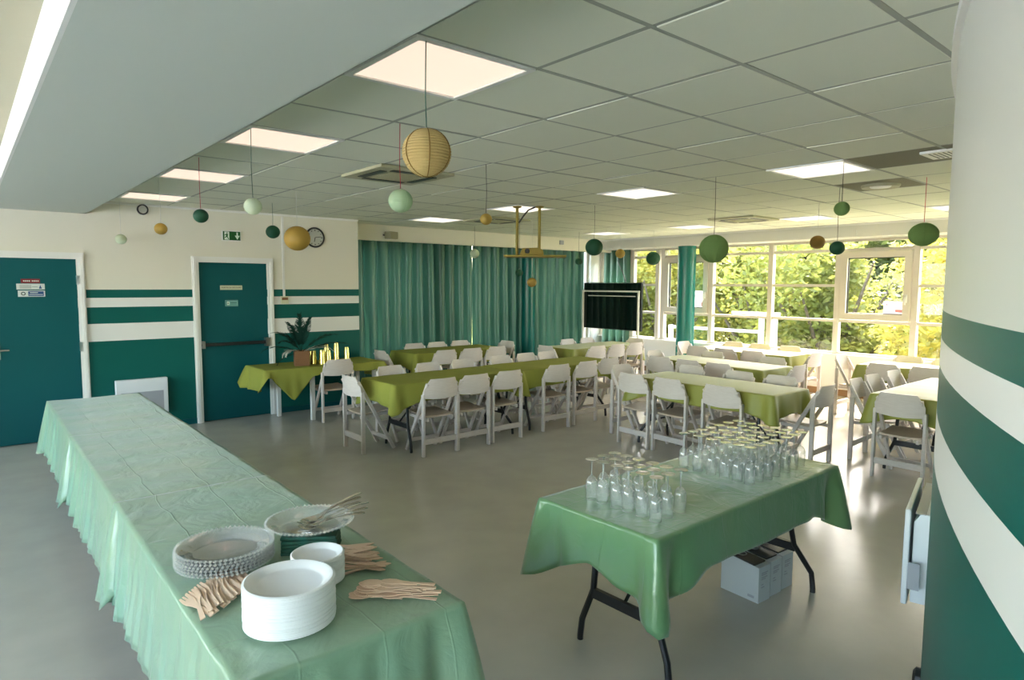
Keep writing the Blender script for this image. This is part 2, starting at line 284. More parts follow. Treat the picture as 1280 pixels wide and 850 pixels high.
# doors
def door(name, x0, x1, parts):
    r = struct(thing(name, (0, YW, 0)))
    lf = MB().box(x0, x1, .02, .065, .008, DH).build('leaf', 'teal_door', r)
    fr = MB()
    for s_, xe in ((-1, x0), (1, x1)):
        a, b = sorted((xe, xe+s_*.075)); fr.box(a, b, -.025, .0, 0, DH+.07); a, b = sorted((xe+s_*.03, xe+s_*.062)); fr.box(a, b, -.04, -.025, 0, DH+.05)
    fr.box(x0, x1, -.025, 0, DH, DH+.07).box(x0-.03, x1+.03, -.04, -.025, DH+.02, DH+.05)
    fr.build('frame', 'white_paint', r); return r, lf
d1, leaf1 = door('door_1', *D1, None)
for z in (.28, 1.03, 1.77): MB().box(.985, 1.005, -.035, .02, z-.05, z+.05).build('hinge', 'steel', d1)
hb = MB().box(.245, .285, .008, .02, .93, 1.12); hb.tube([(.265, .01, 1.03), (.265, -.04, 1.03), (.36, -.04, 1.03)], .011); hb.build('handle', 'silver', d1)
def plate(parent, x, z, wd, ht, m, y=.014, name='sign_plate'): return MB().box(x-wd/2, x+wd/2, y, .02, z-ht/2, z+ht/2).build(name, m, parent)
def marks(parent, rects, m, y=.0125, name='lettering'):
    q = MB()
    for x, z, wd, ht in rects: q.box(x-wd/2, x+wd/2, y, y+.001, z-ht/2, z+ht/2)
    return q.build(name, m, parent)
p = plate(d1, .575, 1.757, .165, .045, 'plate_red'); marks(p, [(.55+k*.016, 1.757, .011, .013) for k in range(-2, 2)] + [(.625+k*.016, 1.757, .011, .013) for k in range(-2, 2)], 'sign_white')
p = plate(d1, .575, 1.697, .245, .062, 'plate_pale'); marks(p, [(.53, 1.71-k*.014, .10, .004) for k in range(3)] + [(.61, 1.695, .05, .003)], 'ink'); MB().prism([(.645, 1.675), (.672, 1.675), (.6585, 1.715)], .0120, .0135, 'y').build('pictogram', 'plate_blue', p)
p = plate(d1, .58, 1.622, .235, .066, 'plate_pale'); marks(p, [(.618, 1.622, .135, .05)], 'plate_blue'); marks(p, [(.60, 1.632, .07, .008), (.618, 1.612, .12, .006)], 'plate_pale', .0115); MB().lathe([(.020, 0), (.020, .001), (.012, .001)], 16).build('pictogram', 'ink', p).matrix_world = Matrix.Translation((.508, .012, 1.622)) @ Matrix.Rotation(PI/2, 4, 'X')
d2, leaf2 = door('door_2', *D2, None)
p = plate(d2, 2.634, 1.687, .27, .055, 'plate_cream'); tx = link('lettering', text_mesh('SORTIE DE SECOURS', .026, 'ink'), p); tx.rotation_euler = (PI/2, 0, 0); tx.location = (2.634, .0135, 1.687)
p = plate(d2, 2.632, 1.489, .155, .078, 'plate_teal'); marks(p, [(2.632, 1.519, .145, .005), (2.632, 1.459, .145, .005), (2.565, 1.489, .005, .06), (2.655, 1.495, .08, .009), (2.655, 1.477, .08, .005)], 'teal_door'); marks(p, [(2.59, 1.488, .03, .045)], 'sign_white'); MB().prism([(2.583, 1.478), (2.598, 1.488), (2.583, 1.498)], .011, .0125, 'y').build('pictogram', 'ink', p)
pb = MB(); pb.box(2.25, 3.05, -.045, -.005, .955, .995); po = pb.build('panic_bar', 'dark_plastic', d2, bevel=.008)
MB().box(2.25, 2.285, -.05, .02, .93, 1.02).box(3.03, 3.085, -.055, .02, .92, 1.03).build('bar_bracket', 'steel', po)
struct(MB().box(1.065, 2.17, YW-.012, YW, 0, .07).box(3.16, 4.4, YW-.012, YW, 0, .07).build('baseboard_back', 'teal_door'))
# columns
def column(x, y, r, z1, label):
    c = MB().lathe([(r, 0), (r, z1)], 40, (x, y, 0)).build('column', 'teal_gloss', smooth=True); return tag(c, label, 'column', kind='structure')
column(10.28, 7.12, .165, 2.462, 'glossy teal round column standing in front of the tall windows')
column(8.20, 9.19, .125, 2.415, 'teal round column between the drawn green curtains')

# ------------------------------------------------------------------ ceiling fixtures
ORD4 = {10: 'first', 7: 'second', 4: 'third', 1: 'fourth'}
for (i, j) in LIGHT:
    near = {(-1, 1): 'pinkish square ceiling panel light beside the beam, above the buffet plates', (-1, 4): 'pinkish square ceiling panel light beside the beam, second along the beam', (-1, 7): 'pinkish square ceiling panel light beside the beam, third along the beam', (-1, 10): 'square ceiling panel light beside the beam, closest to the door wall'}
    lab = near.get((i, j)) or ORD4[j]+{5: ' bright square panel light from the curtains, middle row of the ceiling', 11: ' bright square panel light from the curtains, ceiling row along the windows'}[i]
    L = thing('ceiling_light', (GX+(i+.5)*T, GY+(j+.5)*T, CZ), 0, lab, 'light', 'ceiling panel lights beside the beam' if i == -1 else ('ceiling panel lights in the middle row' if i == 5 else 'ceiling panel lights along the windows'))
    fr = MB()
    for a, b, c, d in ((-.295, .295, -.295, -.268), (-.295, .295, .268, .295), (-.295, -.268, -.268, .268), (.268, .295, -.268, .268)): fr.box(a, b, c, d, -.004, .03)
    fr.build('frame', 'white_paint', L); MB().box(-.268, .268, -.268, .268, .004, .02).build('diffuser', 'panel_glow' if i == -1 else 'panel_glow_white', L)
for (i, j), lab in zip(AC, ('olive-beige ceiling air unit with dark slots above the big gold lantern', 'ceiling air unit with dark slots near the curtains', 'ceiling air unit with dark slots near the windows')):
    A = thing('air_conditioner', (GX+(i+.5)*T, GY+(j+.5)*T, CZ), 0, lab, 'air unit', 'ceiling air units')
    MB().box(-.34, .34, -.34, .34, -.022, .003).build('panel', 'ac_panel', A, bevel=.006)
    for k in range(4):
        s_ = MB().box(-.19, .19, .205, .265, -.026, -.0215).build('louvre_slot', 'dark_plastic', A); s_.rotation_euler = (0, 0, k*PI/2)
    g = MB()
    for k in range(9): g.box(-.16, .16, -.15+k*.0365, -.135+k*.0365, -.027, -.0215)
    g.build('grille', 'ac_panel', A)
V = thing('ceiling_vent', (GX+5.45*T, GY+.02*T, CZ), 0, 'white slotted air vent set in a brown ceiling tile', 'vent')
MB().box(-.14, .14, -.14, .14, -.012, .006).build('frame', 'white_paint', V, bevel=.004)
for k in range(8): MB().box(-.11, .11, -.11+k*.028, -.10+k*.028, -.0135, -.0115).build('slot', 'dark_plastic', V)
V = thing('ceiling_spotlight', (GX+7.5*T, GY+1.5*T, CZ), 0, 'recessed round fitting in the brown ceiling tile beside the vent', 'light')
MB().lathe([(.0, .0), (.10, -.005), (.15, -.02), (.16, -.005), (.16, .006)], 24).build('trim_ring', 'ac_panel', V, smooth=True); MB().lathe([(0, -.018), (.08, -.018), (.09, -.008)], 20).build('lamp_face', 'white_paint', V)
# ------------------------------------------------------------------ folding tables and cloths
TL, TW, TH = 1.65, .67, .735
def make_table(L=TL, Wd=TW):
    t = thing('folding_table', (0, 0, 0))
    MB().box(-L/2, L/2, -Wd/2, Wd/2, TH-.035, TH).build('table_top', 'table_board', t, bevel=.006)
    for s_ in (-1, 1):
        x = s_*(L/2-.22); xf = -(L/2-.21) if s_ < 0 else L/2-.07
        lg = []
        for q in (-1, 1): MB().tube([(x, q*.16, TH-.04), (x, q*.17, .50), (x+(xf-x)*.4, q*.185, .28), (xf, q*.25, .11), (xf, q*.262, .02), (xf, q*.262, 0)], .0155, 8).build('leg', 'black_steel', t, smooth=True)
        xc = x+(xf-x)*.45; cb_ = MB().bar((xc, -.19, .265), (xc, .19, .265), .022, .048).build('crossbar', 'black_steel', t)
        MB().tube([(xc, 0, .27), (xc-s_*.14, 0, .42), (x-s_*.34, 0, TH-.045)], .009, 6).build('brace', 'black_steel', cb_)
    return t
table0 = make_table(); used = [False]
def place_table(cx, cy, rz, label, group=None, cat='table'):
    t = table0 if not used[0] else copy_tree(table0); used[0] = True
    t.location = (cx, cy, 0); t.rotation_euler = (0, 0, rz); return tag(t, label, cat, group)
def make_cloth(name, L, Wd, m, top, dx, dy, corner, seed, rip=.012, flare=.035, freq=9., nres=.03, cflare=.06, csig=.07, topn=.0012, drops=None, ov=.004, tipr=.27):
    # rectangular cloth: gridded top plus a hanging skirt with folds and pointed corners
    q = random.Random(seed); nx = max(8, int(L/nres)); ny = max(6, int(Wd/nres)); L2 = L/2+ov; W2 = Wd/2+ov
    vs_ = []; fs = []
    ph = [q.uniform(0, 6.28) for _ in range(6)]
    for j in range(ny+1):
        for i in range(nx+1):
            x = -L2+2*L2*i/nx; y = -W2+2*W2*j/ny
            vs_.append((x, y, top + topn*(math.sin(7*x+ph[0])*math.sin(9*y+ph[1])+.6*math.sin(23*x+ph[2]+4*y)+1.2)))
    for j in range(ny):
        for i in range(nx): a = j*(nx+1)+i; fs.append((a, a+1, a+nx+2, a+nx+1))
    loop = [(i, 0) for i in range(nx)] + [(nx, j) for j in range(ny)] + [(i, ny) for i in range(nx, 0, -1)] + [(0, j) for j in range(ny, 0, -1)]
    TS = [.035, .10, .2, .32, .45, .58, .70, .82, .92, 1.]; K = len(TS); prev = [j*(nx+1)+i for i, j in loop]; nl = len(loop); S = 0; arc = []
    for k, (i, j) in enumerate(loop): arc.append(S); S += (2*L2/nx if j in (0, ny) and not (i == nx and j == 0) and not (i == 0 and j == ny) else 2*W2/ny)
    for kk in range(1, K+1):
        t = TS[kk-1]; cur = []
        for k, (i, j) in enumerate(loop):
            x = -L2+2*L2*i/nx; y = -W2+2*W2*j/ny
            ex = L2-abs(x); ey = W2-abs(y)                       # distances to the ends and the sides
            sx = 1 if x > 0 else -1; sy = 1 if y > 0 else -1
            side = j in (0, ny); end = i in (0, nx)
            dc = math.hypot(ex, ey)                              # distance to nearest corner
            c = math.exp(-(dc/csig)**2); c2 = max(0., 1-dc/tipr)**1.35; c3 = math.exp(-(dc/.045)**2)-.75*math.exp(-((dc-.115)/.05)**2)
            nxv, nyv = (0, sy) if side and not end else ((sx, 0) if end and not side else (sx*.72, sy*.72))
            if side and not end: nxv = sx*.7*math.exp(-(dc/.03)**2)
            if end and not side: nyv = sy*.7*math.exp(-(dc/.03)**2)
            base = dx if (end and not side) else dy
            if end and side: base = (dx+dy)/2
            if drops: base = drops(x, y, end, base)
            drop = base + corner*c2 + .012*math.sin(arc[k]*4.1+ph[3])
            fold = rip*(.65+.5*math.sin(arc[k]*3.3+ph[2]))*(.55*math.sin(arc[k]*freq*2*PI*.35+ph[4]) + .45*math.sin(arc[k]*freq*2*PI*.82+ph[5]+t*.6))*(t**.8)*(1-.75*c)
            out = (flare*t + fold + cflare*c3*t**.8)
            zz = top - drop*t if t > 1e-9 else top
            vs_.append((x+nxv*out, y+nyv*out, zz)); cur.append(len(vs_)-1)
        for k in range(nl): fs.append((prev[k], cur[k], cur[(k+1) % nl], prev[(k+1) % nl]))
        prev = cur
    me = bpy.data.meshes.new(name); me.from_pydata(vs_, [], fs); me.materials.append(M[m])
    me.polygons.foreach_set('use_smooth', [True]*len(me.polygons))
    o = link(name, me); md = o.modifiers.new('thickness', 'SOLIDIFY'); md.thickness = .0025; md.offset = 1
    return o
def cloth_on(cx, cy, rz, label, group, seed, m='olive_cloth', L=TL, Wd=TW, dx=.20, dy=.20, corner=.10, top=TH+.001, dz=0, **kw):
    o = make_cloth('tablecloth', L, Wd, m, top, dx, dy, corner, seed, **kw); o.location = (cx, cy, dz); o.rotation_euler = (0, 0, rz)
    return tag(o, label, 'tablecloth', group)
# glasses table
GT = (2.865, 1.86)
gt = place_table(*GT, math.radians(.5), 'black-legged folding table under green satin carrying the upturned glasses')
cloth_on(*GT, math.radians(.5), 'shiny green satin cloth on the folding table with upturned glasses', None, 3, 'green_satin', dx=.185, dy=.20, corner=.17, rip=.012, freq=6, cflare=.06, csig=.075, flare=.025, nres=.018, tipr=.36)
# buffet: three tables in a line, three overlapping satin cloths
for k, (cy, lt, lc) in enumerate(((2.47, 'buffet folding table under the stacked plates', 'pale mint satin cloth on the buffet table holding plates and wooden cutlery'),
                                  (4.14, 'buffet folding table, middle of the line of three', 'pale mint satin cloth with pressed creases on the middle buffet table'),
                                  (5.83, 'buffet folding table closest to the wall heater', 'pale mint satin cloth on the buffet table closest to the wall heater'))):
    cx = .818+.014*k; place_table(cx, cy, PI/2-.008, lt)
    cloth_on(cx, cy, PI/2-.008, lc, None, 11+k, 'mint_satin', L=1.69+(.06 if k < 2 else 0), Wd=.68, dx=.28, dy=.37, corner=.07, rip=.022, freq=12, flare=.05, nres=.018, cflare=.05, top=TH+.001+.004*(2-k) if k < 2 else TH+.001, topn=.0022)
# dining tables: (cx, cy, rz, table label, cloth label)
DT = [(4.09, 5.955, -.004, 'folding table of the long olive row, end by the plant table', 'olive cloth on the long row, end toward the plant table'),
      (5.74, 5.97, .006, 'folding table of the long olive row, end toward the television', 'olive cloth on the long row, end toward the television'),
      (5.76, 8.30, 0, 'folding table under olive cloth right along the green curtains', 'olive cloth on the table right along the green curtains'),
      (8.03, 7.36, 0, 'folding table under olive cloth in front of the television', 'olive cloth on the table in front of the television'),
      (5.935, 3.74, PI/2, 'folding table just behind the glasses table, under olive cloth', 'olive cloth on the table just behind the glasses table'),
      (7.56, 4.70, PI/2-.05, 'folding table, middle one of the three rows facing the windows', 'olive cloth on the middle one of the three rows facing the windows'),
      (9.26, 5.27, PI/2, 'folding table right under the windows beside the teal column', 'olive cloth on the table under the windows beside the teal column'),
      (9.09, 2.62, PI/2, 'folding table under the window with the hinged sash', 'olive cloth on the table under the window with the hinged sash'),
      (7.295, 2.075, 0, 'folding table beside the curved striped wall', 'pale-lit olive cloth on the table beside the curved striped wall')]
for k, (cx, cy, rz, lt, lc) in enumerate(DT):
    place_table(cx, cy, rz, lt, 'dining tables')
    o = cloth_on(cx, cy, rz, lc, 'olive tablecloths', 40+k, 'olive_cloth' if k < 3 else 'olive_cloth_fine', L=TL+(.05 if k in (0, 1) else 0), dx=.19, dy=.19, corner=.10, rip=.011, freq=6, cflare=.05, top=TH+.001+(.004 if k == 1 else 0), csig=.06)
# plant table on white legs with a loosely thrown cloth
PT = thing('side_table', (3.55, 8.16, 0), 0, 'low white-legged side table by the exit door, holding the planter', 'table')
MB().box(-.80, .78, -.31, .29, .66, .69).build('table_top', 'table_board', PT, bevel=.005)
for x, y in ((-.18, -.25), (-.43, .25), (.70, -.25), (.70, .25)): MB().box(x-.025, x+.025, y-.025, y+.025, 0, .66).build('leg', 'white_paint', PT, bevel=.004)
def pdrop(x, y, end, b):
    if y < 0 and not end:
        t = (x+.8)/1.6                                          # pointed fold hanging at the front left
        return .09+.30*max(0, 1-abs(t-.20)/.17) if t < .40 else .09+.02*math.sin(9*t)
    return b+(.05 if x < 0 else 0)
o = cloth_on(3.54, 8.15, 0, 'green cloth thrown loosely over the side table by the exit door', None, 77, 'olive_cloth', L=1.60, Wd=.68, dx=.22, dy=.10, corner=.0, top=.692, drops=pdrop, rip=.02, cflare=.06, csig=.10, flare=.05)

# ------------------------------------------------------------------ folding chairs
def make_chair():
    c = thing('folding_chair', (0, 0, 0))
    for s_ in (-1, 1):
        y = s_*.205
        MB().box(-.02, .022, y-.013, y+.013, 0, .635).build('rear_leg', 'chair_paint', c, bevel=.004)
        MB().bar((-.035, s_*.176, .745), (.375, s_*.176, .0), .026, .036).build('front_leg', 'chair_paint', c, bevel=.004)
        MB().bar((.0, s_*.15, .372), (.33, s_*.15, .385), .022, .032).build('seat_rail', 'chair_paint', c)
    MB().box(-.012, .012, -.192, .192, .125, .18).build('stretcher', 'chair_paint', c, bevel=.003)
    MB().bar((.30, -.163, .12), (.30, .163, .12), .02, .035).build('front_stretcher', 'chair_paint', c)
    # backrest: curved plywood with cut-off top corners
    n = 10; m_ = MB(); vs_ = []
    prof = [(.598, .19), (.63, .205), (.69, .205), (.795, .148)]
    for d in (0, .011):
        for z, hw in prof:
            for i in range(n+1):
                y = -hw+2*hw*i/n; bow = -.045*(1-(y/.205)**2)
                vs_.append((-.012+bow-.11*(z-.6)+d, y, z-.012*(1-(y/.205)**2)*(z < .61)))
    fs = []; R = n+1; P = len(prof)
    for L_ in (0, 1):
        o_ = L_*P*R
        for a in range(P-1):
            for i in range(n): b = o_+a*R+i; fs.append((b, b+1, b+R+1, b+R))
    for i in range(n):
        fs.append((i, i+1, P*R+i+1, P*R+i)); b = (P-1)*R+i; fs.append((b, b+1, P*R+b+1, P*R+b))
    for a in range(P-1):
        for e in (0, n): b = a*R+e; fs.append((b, b+R, P*R+b+R, P*R+b))
    m_.add(vs_, fs).build('backrest', 'chair_paint', c, smooth=True)
    # seat: board with rounded front and slight dip
    m_ = MB(); vs_ = []; ny = 8; nx = 6
    for d in (0, .016):
        for i in range(nx+1):
            for j in range(ny+1):
                y = -.168+.336*j/ny; x = .02+(.345+.03*(1-(y/.168)**2))*i/nx
                vs_.append((x, y, .388+.02*(i/nx)+.008*(y/.168)**2+d))
    fs = []; R = ny+1; P = (nx+1)*R
    for L_ in (0, 1):
        for i in range(nx):
            for j in range(ny): b = L_*P+i*R+j; fs.append((b, b+1, b+R+1, b+R))
    for j in range(ny):
        for b in (j, nx*R+j): fs.append((b, b+1, P+b+1, P+b))
    for i in range(nx):
        for b in (i*R, i*R+ny): fs.append((b, b+R, P+b+R, P+b))
    m_.add(vs_, fs).build('seat', 'seat_wood', c, smooth=True)
    return c
chair0 = make_chair(); cu_ = [False]
def chair(x, y, ang, label, group):
    c = chair0 if not cu_[0] else copy_tree(chair0); cu_[0] = True
    c.location = (x, y, 0); c.rotation_euler = (0, 0, math.radians(ang)+rnd.uniform(-.045, .045)); return tag(c, label, 'chair', group)
ORD = ('first', 'second', 'third', 'fourth', 'fifth', 'sixth')
def row(pts, ang, label, group, end):
    for k, (x, y) in enumerate(pts): chair(x, y, ang, ORD[k]+' white folding chair from the '+end+', '+label, group)
W_ = 'white folding chair '
row([(3.685, 5.47), (4.115, 5.48), (4.60, 5.50), (5.41, 5.545), (5.945, 5.575), (6.42, 5.63)], 90, 'floor side of the long olive row', 'chairs on the floor side of the long row', 'plant table')
row([(3.76, 6.57), (4.27, 6.56), (4.81, 6.59), (5.45, 6.62), (5.93, 6.65), (6.32, 6.65)], -90, 'curtain side of the long olive row', 'chairs on the curtain side of the long row', 'plant table')
chair(3.07, 6.17, 0, W_+'alone at the plant-table end of the long olive row', None)
row([(5.33, 7.80), (5.79, 7.78), (6.26, 7.77)], 90, 'room side of the curtain table', 'chairs on the room side of the curtain table', 'plant table')
row([(5.50, 8.86), (5.93, 8.86), (6.40, 8.86)], -90, 'between curtains and curtain table', 'chairs on the curtain side of the curtain table', 'plant table')
chair(4.60, 8.30, 0, W_+'at the end of the curtain table toward the plant table', None)
chair(6.95, 8.36, 180, W_+'at the end of the curtain table toward the teal column', None)
row([(7.56, 6.87), (8.02, 6.86), (8.50, 6.88)], 90, 'room side of television table', 'chairs on the room side of the television table', 'teal curtain column')
row([(8.06, 7.95), (8.56, 7.96)], -90, 'curtain side of television table', 'chairs on the curtain side of the television table', 'teal curtain column')
chair(6.98, 7.36, 0, W_+'at the end of the television table toward the curtain table', None)
chair(9.10, 7.36, 180, W_+'at the end of the television table toward the windows', None)
chair(3.60, 7.66, 90, W_+'drawn up to the side table with the planter', None)
row([(5.50, 4.44), (5.51, 3.98), (5.50, 3.37)], 0, 'floor side of table behind glasses', 'chairs on the floor side of the table behind the glasses', 'long olive row')
row([(6.50, 4.43), (6.49, 3.80), (6.51, 3.33)], 180, 'window side of table behind glasses', 'chairs on the window side of the table behind the glasses', 'long olive row')
chair(5.98, 4.98, -90, W_+'at the long-row end of the table behind the glasses', None)
chair(6.30, 2.78, 92, W_+'at the aisle end of the table just behind the glasses table', None)
row([(7.10, 5.28), (7.09, 4.83), (7.07, 4.38)], 0, 'floor side of middle window row', 'chairs on the floor side of the middle row', 'television')
row([(8.14, 4.28), (8.16, 5.2)], 180, 'window side of middle window row', 'chairs on the window side of the middle row', 'aisle')
chair(7.63, 3.70, 90, W_+'at the aisle end of the middle row facing the windows', None)
chair(7.66, 5.78, -90, W_+'at the television end of the middle row facing the windows', None)
row([(8.80, 5.83), (8.80, 5.36), (8.80, 4.90)], 0, 'room side of the column table', 'chairs on the room side of the column table', 'teal column')
row([(9.90, 5.91), (9.90, 5.43), (9.90, 4.93)], 180, 'window side of the column table', 'chairs on the window side of the column table', 'teal column')
chair(9.30, 6.42, -90, W_+'at the table end right beside the teal column', None)
chair(9.30, 4.26, 90, W_+'at the aisle end of the table beside the teal column', None)
row([(8.63, 3.08), (8.63, 2.60)], 0, 'room side of the sash table', 'chairs on the room side of the sash table', 'aisle')
row([(9.74, 3.19), (9.74, 2.72)], 180, 'window side of the sash table', 'chairs on the window side of the sash table', 'aisle')
chair(9.22, 3.80, -90, W_+'at the aisle end of the table under the hinged sash', None)
row([(6.97, 2.70), (7.41, 2.71), (7.95, 2.70)], -90, 'along the table by the curved wall', 'chairs along the table by the curved wall', 'aisle')
chair(6.33, 2.11, 0, W_+'at the end of the table next to the curved wall', None)
# ------------------------------------------------------------------ upturned flute glasses
zt = TH+.0055
fm = MB().lathe([(.0245, 0), (.0275, .03), (.0290, .058), (.0275, .080), (.0225, .097), (.0140, .107), (.0060, .1115), (.0026, .114)], 20).mesh('bowl', 'flute_glass', smooth=True)
sm = MB().lathe([(.0028, .112), (.0021, .125), (.0021, .172), (.0035, .183)], 10).mesh('stem', 'flute_foot', smooth=True)
ftm = MB().lathe([(.003, .1825), (.012, .1845), (.030, .1885), (.0305, .190), (.012, .1885), (0, .188)], 20).mesh('foot', 'flute_foot', smooth=True)
rimm = MB().tube([(.0255*math.cos(k*PI/12), .0255*math.sin(k*PI/12), .0006) for k in range(25)], .0008, 5, cap=False).mesh('rim', 'flute_foot', smooth=True)
def flute(x, y, label, group):
    g = thing('flute_glass', (x, y, zt), rnd.uniform(0, 6.28), label, 'glass', group)
    for nm, me in (('bowl', fm), ('stem', sm), ('foot', ftm), ('rim', rimm)): link(nm, me, g)
for x in (2.215, 2.298, 2.381):
    for y in (1.655, 1.73, 1.805, 1.88, 1.955, 2.03): flute(x+rnd.uniform(-.006, .006), y+rnd.uniform(-.006, .006), 'upside-down flute glass in the smaller cluster on the satin-draped table', 'smaller cluster of upturned flutes')
for kx, x in enumerate((3.005, 3.08, 3.16, 3.25, 3.345, 3.44, 3.53)):
    for y in (1.665, 1.74, 1.815, 1.893, 1.973, 2.06): flute(x+rnd.uniform(-.006, .006), y+rnd.uniform(-.006, .006), 'upside-down flute glass in the larger cluster on the satin-draped table', 'larger cluster of upturned flutes')
# boxes of bottles under the glasses table
for k, (x, lab) in enumerate(((3.315, 'white carton with dark top under the glasses table, first of three'), (3.445, 'white carton with dark top under the glasses table, middle of three'), (3.575, 'white carton with dark top under the glasses table, by the leg'))):
    b = thing('carton', (x, 1.845, 0), math.radians(-4), lab, 'box', 'cartons under the glasses table')
    MB().prism([(-.115, 0), (.125, 0), (.125, .175), (.06, .215), (-.115, .20)], -.055, .055, 'x').build('carton_body', 'card_white', b)
    m_ = MB().prism([(-.085, .2015), (.12, .176), (.12, .198), (.065, .222), (-.085, .212)], -.053, .053, 'x'); m_.build('dark_top', 'dark_plastic', b, bevel=.003)
    MB().tube([(.025*math.cos(k_*PI/8), .03+.025*math.sin(k_*PI/8), .224) for k_ in range(17)], .003, 5, cap=False).build('carry_loop', 'steel', b)
    q = MB()
    for z, wd in ((.165, .06), (.155, .05), (.14, .055), (.13, .04), (.10, .02), (.085, .03)): q.box(-.03, -.03+wd, -.1165, -.1155, z-.003, z+.003)
    q.build('print', 'heater_grey', b)
    if k == 0: MB().box(-.0565, -.0555, -.09, -.05, .02, .035).build('print', 'heater_grey', b)

# ------------------------------------------------------------------ buffet items
BZ = TH+.0155
def paper_plates(x, y, r, n, dz, label, group, z0=BZ):
    prof = [(0, .002), (r*.70, .002), (r*.76, .006), (r*.84, .016), (r*.95, .020), (r, .017), (r*1.0, .0135), (r*.95, .0165), (r*.84, .0125), (r*.75, .001), (r*.70, 0), (0, 0)]
    me = MB().lathe(prof, 48).mesh('paper_plate', 'paper_plate', smooth=True)
    for k in range(n):
        o = link('paper_plate', me); o.location = (x+rnd.uniform(-.0012, .0012), y+rnd.uniform(-.0012, .0012), z0+k*dz); tag(o, label if k < n-1 else label.replace('in the', 'topmost of the'), 'plate', group)
paper_plates(.690, 1.815, .130, 36, .0033, 'round white paper plate in the tall stack of large plates', 'stack of large paper plates')
paper_plates(.862, 2.01, .086, 24, .0036, 'small white paper plate in the stack behind the large plates', 'stack of small paper plates')
def dish_meshes(r):
    body = MB().lathe([(0, .0), (r*.62, .0), (r*.68, .004), (r*.78, .020), (r*.97, .028), (r*.98, .031), (r*.78, .0235), (r*.66, .0065), (0, .003)], 48).mesh('dish_body', 'dish_glass', smooth=True)
    bd = MB(); nb = 64
    for k in range(nb):
        a = 2*PI*k/nb; c = Vector((r*math.cos(a), r*math.sin(a), .030)); e = .0075
        bd.add([c+Vector(p)*e for p in ((1, 0, 0), (0, 1, 0), (-1, 0, 0), (0, -1, 0), (0, 0, 1), (0, 0, -1))], [(0, 1, 4), (1, 2, 4), (2, 3, 4), (3, 0, 4), (1, 0, 5), (2, 1, 5), (3, 2, 5), (0, 3, 5)])
    return body, bd.mesh('beaded_rim', 'dish_glass', smooth=False)
db, dr = dish_meshes(.158)
def dish(x, y, z, label, group):
    d = thing('glass_dish', (x, y, z), rnd.uniform(0, .1), label, 'plate', group); link('dish_body', db, d); link('beaded_rim', dr, d); return d
for k in range(6): dish(.662+rnd.uniform(-.002, .002), 2.33+rnd.uniform(-.002, .002), BZ+k*.0105, 'clear glass charger plate with beaded rim in the stack of plates' if k < 5 else 'clear glass charger plate with beaded rim, topmost of the stack', 'stack of beaded glass charger plates')
for k in range(5):
    o = MB().box(-.10, .10, -.062, .062, 0, .0135).build('folded_napkin', 'napkin_green', bevel=.004); o.location = (.955, 2.28, BZ+k*.0142); o.rotation_euler = (0, 0, math.radians(-32)+rnd.uniform(-.05, .05)); tag(o, 'dark green folded napkin in the pile under the single glass plate', 'napkin', 'pile of green napkins')
dz_ = BZ+5*.0142+.001
dish(.965, 2.315, dz_, 'clear beaded glass plate holding metal spoons, raised on green napkins', None)
def spoon_mesh():
    m_ = MB(); L = [(0, .0045, .014, .010), (.03, .004, .004, .003), (.09, .003, .0055, .0), (.13, .004, .0095, -.0)]
    vs_ = []
    pts = [(-.056, .001, .011), (-.048, .014, .003), (-.03, .023, -.004), (-.012, .020, -.004), (.0, .011, .001), (.012, .0042, .006), (.05, .0036, .010), (.09, .0052, .010), (.125, .008, .007), (.135, .004, .006)]
    for d in (0, .0016):
        for x, hw, z in pts: vs_ += [(x, -hw, z+d+hw*.18), (x, 0, z+d), (x, hw, z+d+hw*.18)]
    n_ = len(pts); fs = []
    for L_ in (0, 1):
        for i in range(n_-1):
            for j in (0, 1): b = L_*n_*3+i*3+j; fs.append((b, b+1, b+4, b+3))
    for i in range(n_-1):
        for j in (0, 2): b = i*3+j; fs.append((b, b+3, n_*3+b+3, n_*3+b))
    return m_.add(vs_, fs).mesh('metal_spoon', 'silver', smooth=True)
spm = spoon_mesh()
for k in range(6):
    o = link('metal_spoon', spm); o.location = (.985+.012*(k % 3), 2.285+.018*(k//3)-.006*(k % 2), dz_+.012+.006*k); o.rotation_euler = (rnd.uniform(-.1, .1), -.16-.03*(k % 3), math.radians(-12+7*(k-2.5))); o.scale = (1.3, 1.3, 1.3)
    tag(o, 'shiny metal spoon heaped on the raised glass plate', 'spoon', 'metal spoons on the raised glass plate')
def flat_cutlery(kind):
    if kind == 'knife': up = [(-.08, .0055), (-.02, .005), (-.01, .007), (.03, .0095), (.065, .009), (.08, .001)]
    elif kind == 'fork': up = [(-.08, .0065), (-.01, .005), (.015, .008), (.035, .013), (.055, .0135), (.078, .011)]
    else: up = [(-.08, .0065), (-.01, .005), (.02, .009), (.04, .0165), (.06, .0165), (.075, .010), (.08, .003)]
    m_ = MB(); poly = [(x, h) for x, h in up] + [(x, -h) for x, h in reversed(up)]
    if kind == 'fork': poly = [(x, h) for x, h in up] + [(.078, .006), (.052, .005), (.052, .003), (.078, .002), (.078, -.002), (.052, -.003), (.052, -.005), (.078, -.006)] + [(x, -h) for x, h in reversed(up)]
    return m_.prism(poly, 0, .0022).mesh('wooden_'+kind, 'birch')
fk, kn, sp_ = flat_cutlery('fork'), flat_cutlery('knife'), flat_cutlery('spoon')
